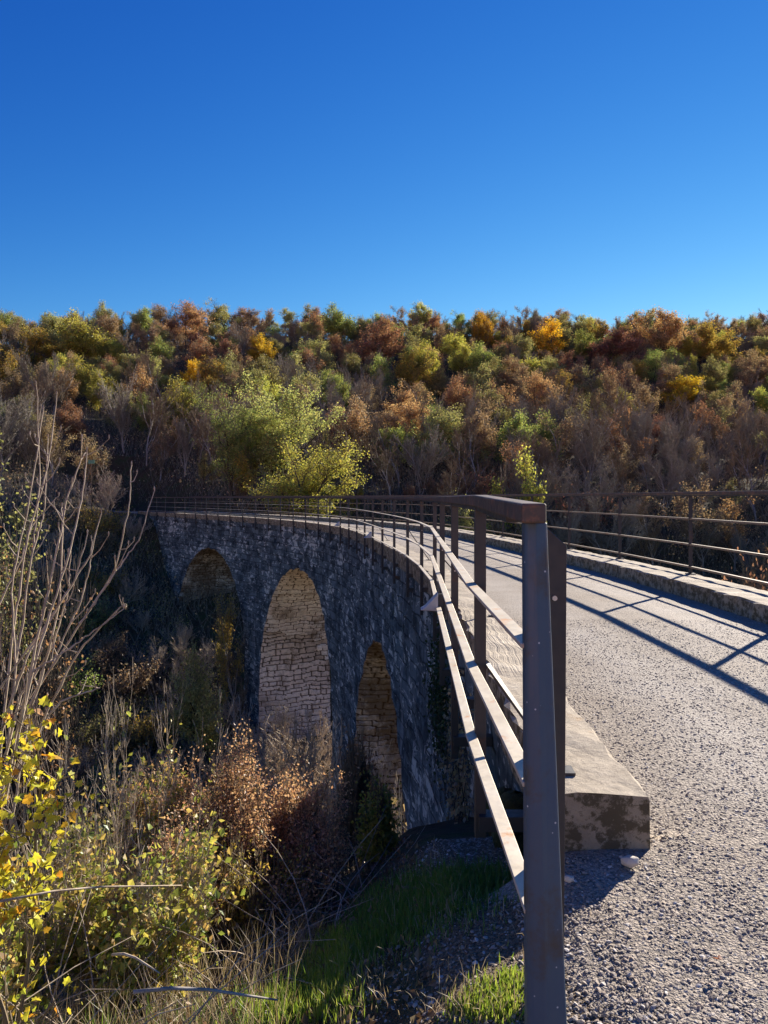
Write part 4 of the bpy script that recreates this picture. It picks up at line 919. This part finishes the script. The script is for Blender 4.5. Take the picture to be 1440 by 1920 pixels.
    for k, (a, b, Y0, Y1, r) in enumerate([((250, 1860), (520, 1875), 2.3, 2.5, .006), ((210, 1790), (300, 1825), 2.6, 2.5, .0045), ((0, 1690), (340, 1660), 2.4, 3.0, .004)]):
        A = at(*a, Y0); B = at(*b, Y1); m = (A + B) / 2 + np.array([0, 0, .02]); o = MB(); tube(o, [A, (A + m) / 2 + [0, 0, .008], m, (B + m) / 2, B], [r, r * .95, r * .85, r * .7, r * .5], 7); o.v = [v - A for v in o.v]
        q = o.build('fallen_stick', M['bark_pale' if k else 'bark_grey'], None, True); q.location = A
        tag(q, ['long grey stick lying in the dry grass near the bottom edge', 'short pale broken stick at lower left', 'long thin arching cane crossing the yellow-green bush'][k], 'stick', 'loose sticks in the foreground')
    N = 5000; X = R.uniform(-3, .2, N); Y = R.uniform(1.9, 7, N); P = np.stack([X, Y, H(X, Y) + .012], -1); mb = MB(); rhomb(mb, P, R.uniform(.02, .05, N), R, .6, .15, .0)
    tag(mb.build('leaf_litter', M['litter']), 'brown fallen leaves covering the bank', 'leaf litter', kind='stuff')
    # creeper and moss on the near wall
    def creeper(Yc, zc, h, w, n, lab, mat, dn):
        s = float(S(Yc)); rn = np.random.default_rng(int(Yc * 100)); rt0 = PT(np.array([s]), -.05, zc)[0]; rt = empty('wall_creeper', rt0, lab, 'creeper', 'creepers on the near wall')
        ss = s + rn.normal(0, w, n); zz = zc + rn.normal(0, h, n); P = PT(ss, 0, 0); ww = -.04 - np.abs(rn.normal(0, .08, n)); P = PT(ss, 0, 0); P[:, 0] += np.interp(ss, _s, _n[:, 0]) * ww; P[:, 1] += np.interp(ss, _s, _n[:, 1]) * ww; P[:, 2] = zz
        mb = MB(); rhomb(mb, P - rt0, rn.uniform(.03, .07, n), rn, .7, .1, 1.); mb.build('foliage', M[mat], rt)
        mb = MB(); k = n // 8; d = np.stack([rn.normal(0, .05, k), rn.normal(0, .05, k), -rn.uniform(.1, .4, k)], -1) * dn; segs(mb, P[:k] - rt0, P[:k] - rt0 + d, np.full(k, .004), np.full(k, .002), 3); mb.build('stems', M['bark_dark'], rt)
    creeper(10.2, -1.2, .42, .5, 1500, 'dark creeper hanging on the wall below the nearest lamp', 'leaf_dark', 1)
    creeper(7.6, -1.3, .45, .5, 900, 'dry dark creeper on the wall nearer than the other one', 'leaf_brown', 1.5)
    mb = MB(); rn = np.random.default_rng(8)
    for k in range(26):
        s = float(S(rn.uniform(3.9, 5.4))); c = PT(np.array([s]), -.08, 0)[0]; c[2] = float(H(c[0], c[1])) + rn.uniform(0, .25); r = rn.uniform(.05, .11)
        th, ph = np.meshgrid(np.linspace(0, PI, 7), np.linspace(0, 2 * PI, 10)); rr = r * (1 + .25 * np.sin(th * 5 + k) * np.cos(ph * 4)); P = np.stack([c[0] + rr * np.sin(th) * np.cos(ph), c[1] + rr * np.sin(th) * np.sin(ph), c[2] + rr * .8 * np.cos(th)], -1); grid(mb, P)
    tag(mb.build('moss', M['moss'], None, True), 'dark moss cushions at the foot of the near wall', 'moss', kind='stuff')
fore()

# ------------------------------------------------------------------ loose stones
def ico():
    t = (1 + 5 ** .5) / 2; V = np.array([(-1, t, 0), (1, t, 0), (-1, -t, 0), (1, -t, 0), (0, -1, t), (0, 1, t), (0, -1, -t), (0, 1, -t), (t, 0, -1), (t, 0, 1), (-t, 0, -1), (-t, 0, 1)]); V = unit(V)
    F = np.array([(0, 11, 5), (0, 5, 1), (0, 1, 7), (0, 7, 10), (0, 10, 11), (1, 5, 9), (5, 11, 4), (11, 10, 2), (10, 7, 6), (7, 1, 8), (3, 9, 4), (3, 4, 2), (3, 2, 6), (3, 6, 8), (3, 8, 9), (4, 9, 5), (2, 4, 11), (6, 2, 10), (8, 6, 7), (9, 8, 1)]); return V, F
def stones():
    V0, F0 = ico(); mb = MB()
    def scatter(n, X, Y, Z, lo, hi):
        n = len(X); r = lo * (hi / lo) ** (R.random(n) ** 2.4); V = V0[None] * (1 + R.uniform(-.3, .3, (n, 12, 1))) * r[:, None, None] * np.stack([np.ones(n), R.uniform(.6, 1, n), R.uniform(.3, .55, n)], -1)[:, None]
        a = R.uniform(0, 6.28, n); c, s = np.cos(a)[:, None], np.sin(a)[:, None]; x, y = V[..., 0] * c - V[..., 1] * s, V[..., 0] * s + V[..., 1] * c; ti = R.normal(0, .35, n)[:, None]; V = np.stack([x, y, V[..., 2] + x * ti], -1)
        V += np.stack([X, Y, Z + r * .02], -1)[:, None]
        mb.add(V.reshape(-1, 3), (np.arange(n) * 12)[:, None, None].repeat(20, 1).reshape(-1, 1) + np.tile(F0, (n, 1)))
    n = 150000; q = R.random(n); Y = 1.7 * (9. / 1.7) ** (q ** 1.5); s = S(Y); w = R.uniform(-.25, KR, n); on = (Y < 3.15) | (w > KL + .02); s, w = s[on], w[on]
    P = PT(s, 0, 0); P[:, 0] += np.interp(s, _s, _n[:, 0]) * w; P[:, 1] += np.interp(s, _s, _n[:, 1]) * w
    b = sst(w, -.3, .06); z = np.where(s < S0, np.maximum(path_z(s, w) * b + (H(P[:, 0], P[:, 1]) - .02) * (1 - b), H(P[:, 0], P[:, 1])), path_z(s, w)); v = P[:, 0] / P[:, 1] < .85
    scatter(0, P[v, 0], P[v, 1], z[v], .0023, .0115)
    n = 9000; X = R.uniform(-.35, .75, n); Y = R.uniform(1.9, 4.6, n); k = R.random(n) < .7 * np.clip((X + .35 - .14 * (Y - 2)) * 2, 0, 1); X, Y = X[k], Y[k]; Z = H(X, Y); scatter(0, X, Y, Z, .0035, .014)
    tag(mb.build('gravel_stones', M['chip']), 'loose crushed stone lying on the trail and the bank', 'gravel', kind='stuff')
    for px, py, Y, r, lab in ((1180, 1615, 3.03, .034, 'pale pointed stone beside the corner of the kerb end'), (1065, 1655, 2.9, .022, 'small grey stone in the shadow of the kerb end')):
        p = at(px, py, Y); V = V0 * r * np.array([1.2, .8, .7]) * (1 + R.uniform(-.25, .25, (12, 1))); o = MB(); o.add(V, F0); q = o.build('stone', M['rock']); q.location = (p[0], p[1], r * .4); bevel(q, .004); tag(q, lab, 'stone')
    o = MB(); shaped(o, np.zeros((1, 3)), .05, np.random.default_rng(4), OVAL, .0, .4); q = o.build('fallen_leaf', M['leaf_dry']); p = at(1352, 1815, 2.37); q.location = (p[0], p[1], .024); q.scale = (1, 1, .25); tag(q, 'single dry curled leaf lying on the gravel at lower right', 'leaf')
stones()

# ------------------------------------------------------------------ light, sky, camera
EL, AZ = math.radians(22), math.radians(38)
sun = bpy.data.lights.new('sun', 'SUN'); sun.energy = 5.; sun.angle = math.radians(.53); sun.color = (1., .90, .76)
so = bpy.data.objects.new('sun', sun); COL.objects.link(so); sd = Vector((math.cos(EL) * math.sin(AZ), math.cos(EL) * math.cos(AZ), math.sin(EL))); so.rotation_euler = sd.to_track_quat('Z', 'Y').to_euler(); so.location = (60, 80, 60)
W = bpy.data.worlds.new('World'); SC.world = W; W.use_nodes = True; nt = W.node_tree; bg = nt.nodes['Background']
sky = nt.nodes.new('ShaderNodeTexSky'); sky.sky_type = 'NISHITA'; sky.sun_disc = False; sky.sun_elevation = EL; sky.sun_rotation = AZ; sky.air_density = 1.; sky.dust_density = 0.; sky.ozone_density = 3.; sky.altitude = 300
EXPO, SKY = 1.35, .06
sp = nt.nodes.new('ShaderNodeSeparateColor'); cb = nt.nodes.new('ShaderNodeCombineColor'); nt.links.new(sky.outputs[0], sp.inputs[0])
for k, (A, p) in enumerate(((1.91, 2.58), (.968, 1.64), (.905, .88))):   # deep, saturated autumn blue
    q = sp.outputs[k]
    for op, v in (('MULTIPLY', .1516), ('MINIMUM', 2.2), ('POWER', p), ('MULTIPLY', A / (SKY * 2 ** EXPO))):
        m = nt.nodes.new('ShaderNodeMath'); m.operation = op; nt.links.new(q, m.inputs[0]); m.inputs[1].default_value = v; q = m.outputs[0]
    nt.links.new(q, cb.inputs[k])
nt.links.new(cb.outputs[0], bg.inputs[0]); bg.inputs[1].default_value = SKY
cam = bpy.data.cameras.new('camera'); cam.sensor_fit = 'VERTICAL'; cam.sensor_height = 36; cam.sensor_width = 27; cam.lens = 27; cam.shift_y = -28 / 1920; cam.clip_end = 3000; cam.clip_start = .05
co = bpy.data.objects.new('camera', cam); COL.objects.link(co); co.location = (0, 0, EYE); co.rotation_euler = (PI / 2, 0, 0); SC.camera = co
SC.view_settings.view_transform = 'Standard'; SC.view_settings.look = 'None'; SC.view_settings.exposure = EXPO; SC.view_settings.gamma = 1
SC.cycles.max_bounces = 8; SC.cycles.transparent_max_bounces = 4; SC.cycles.use_denoising = True
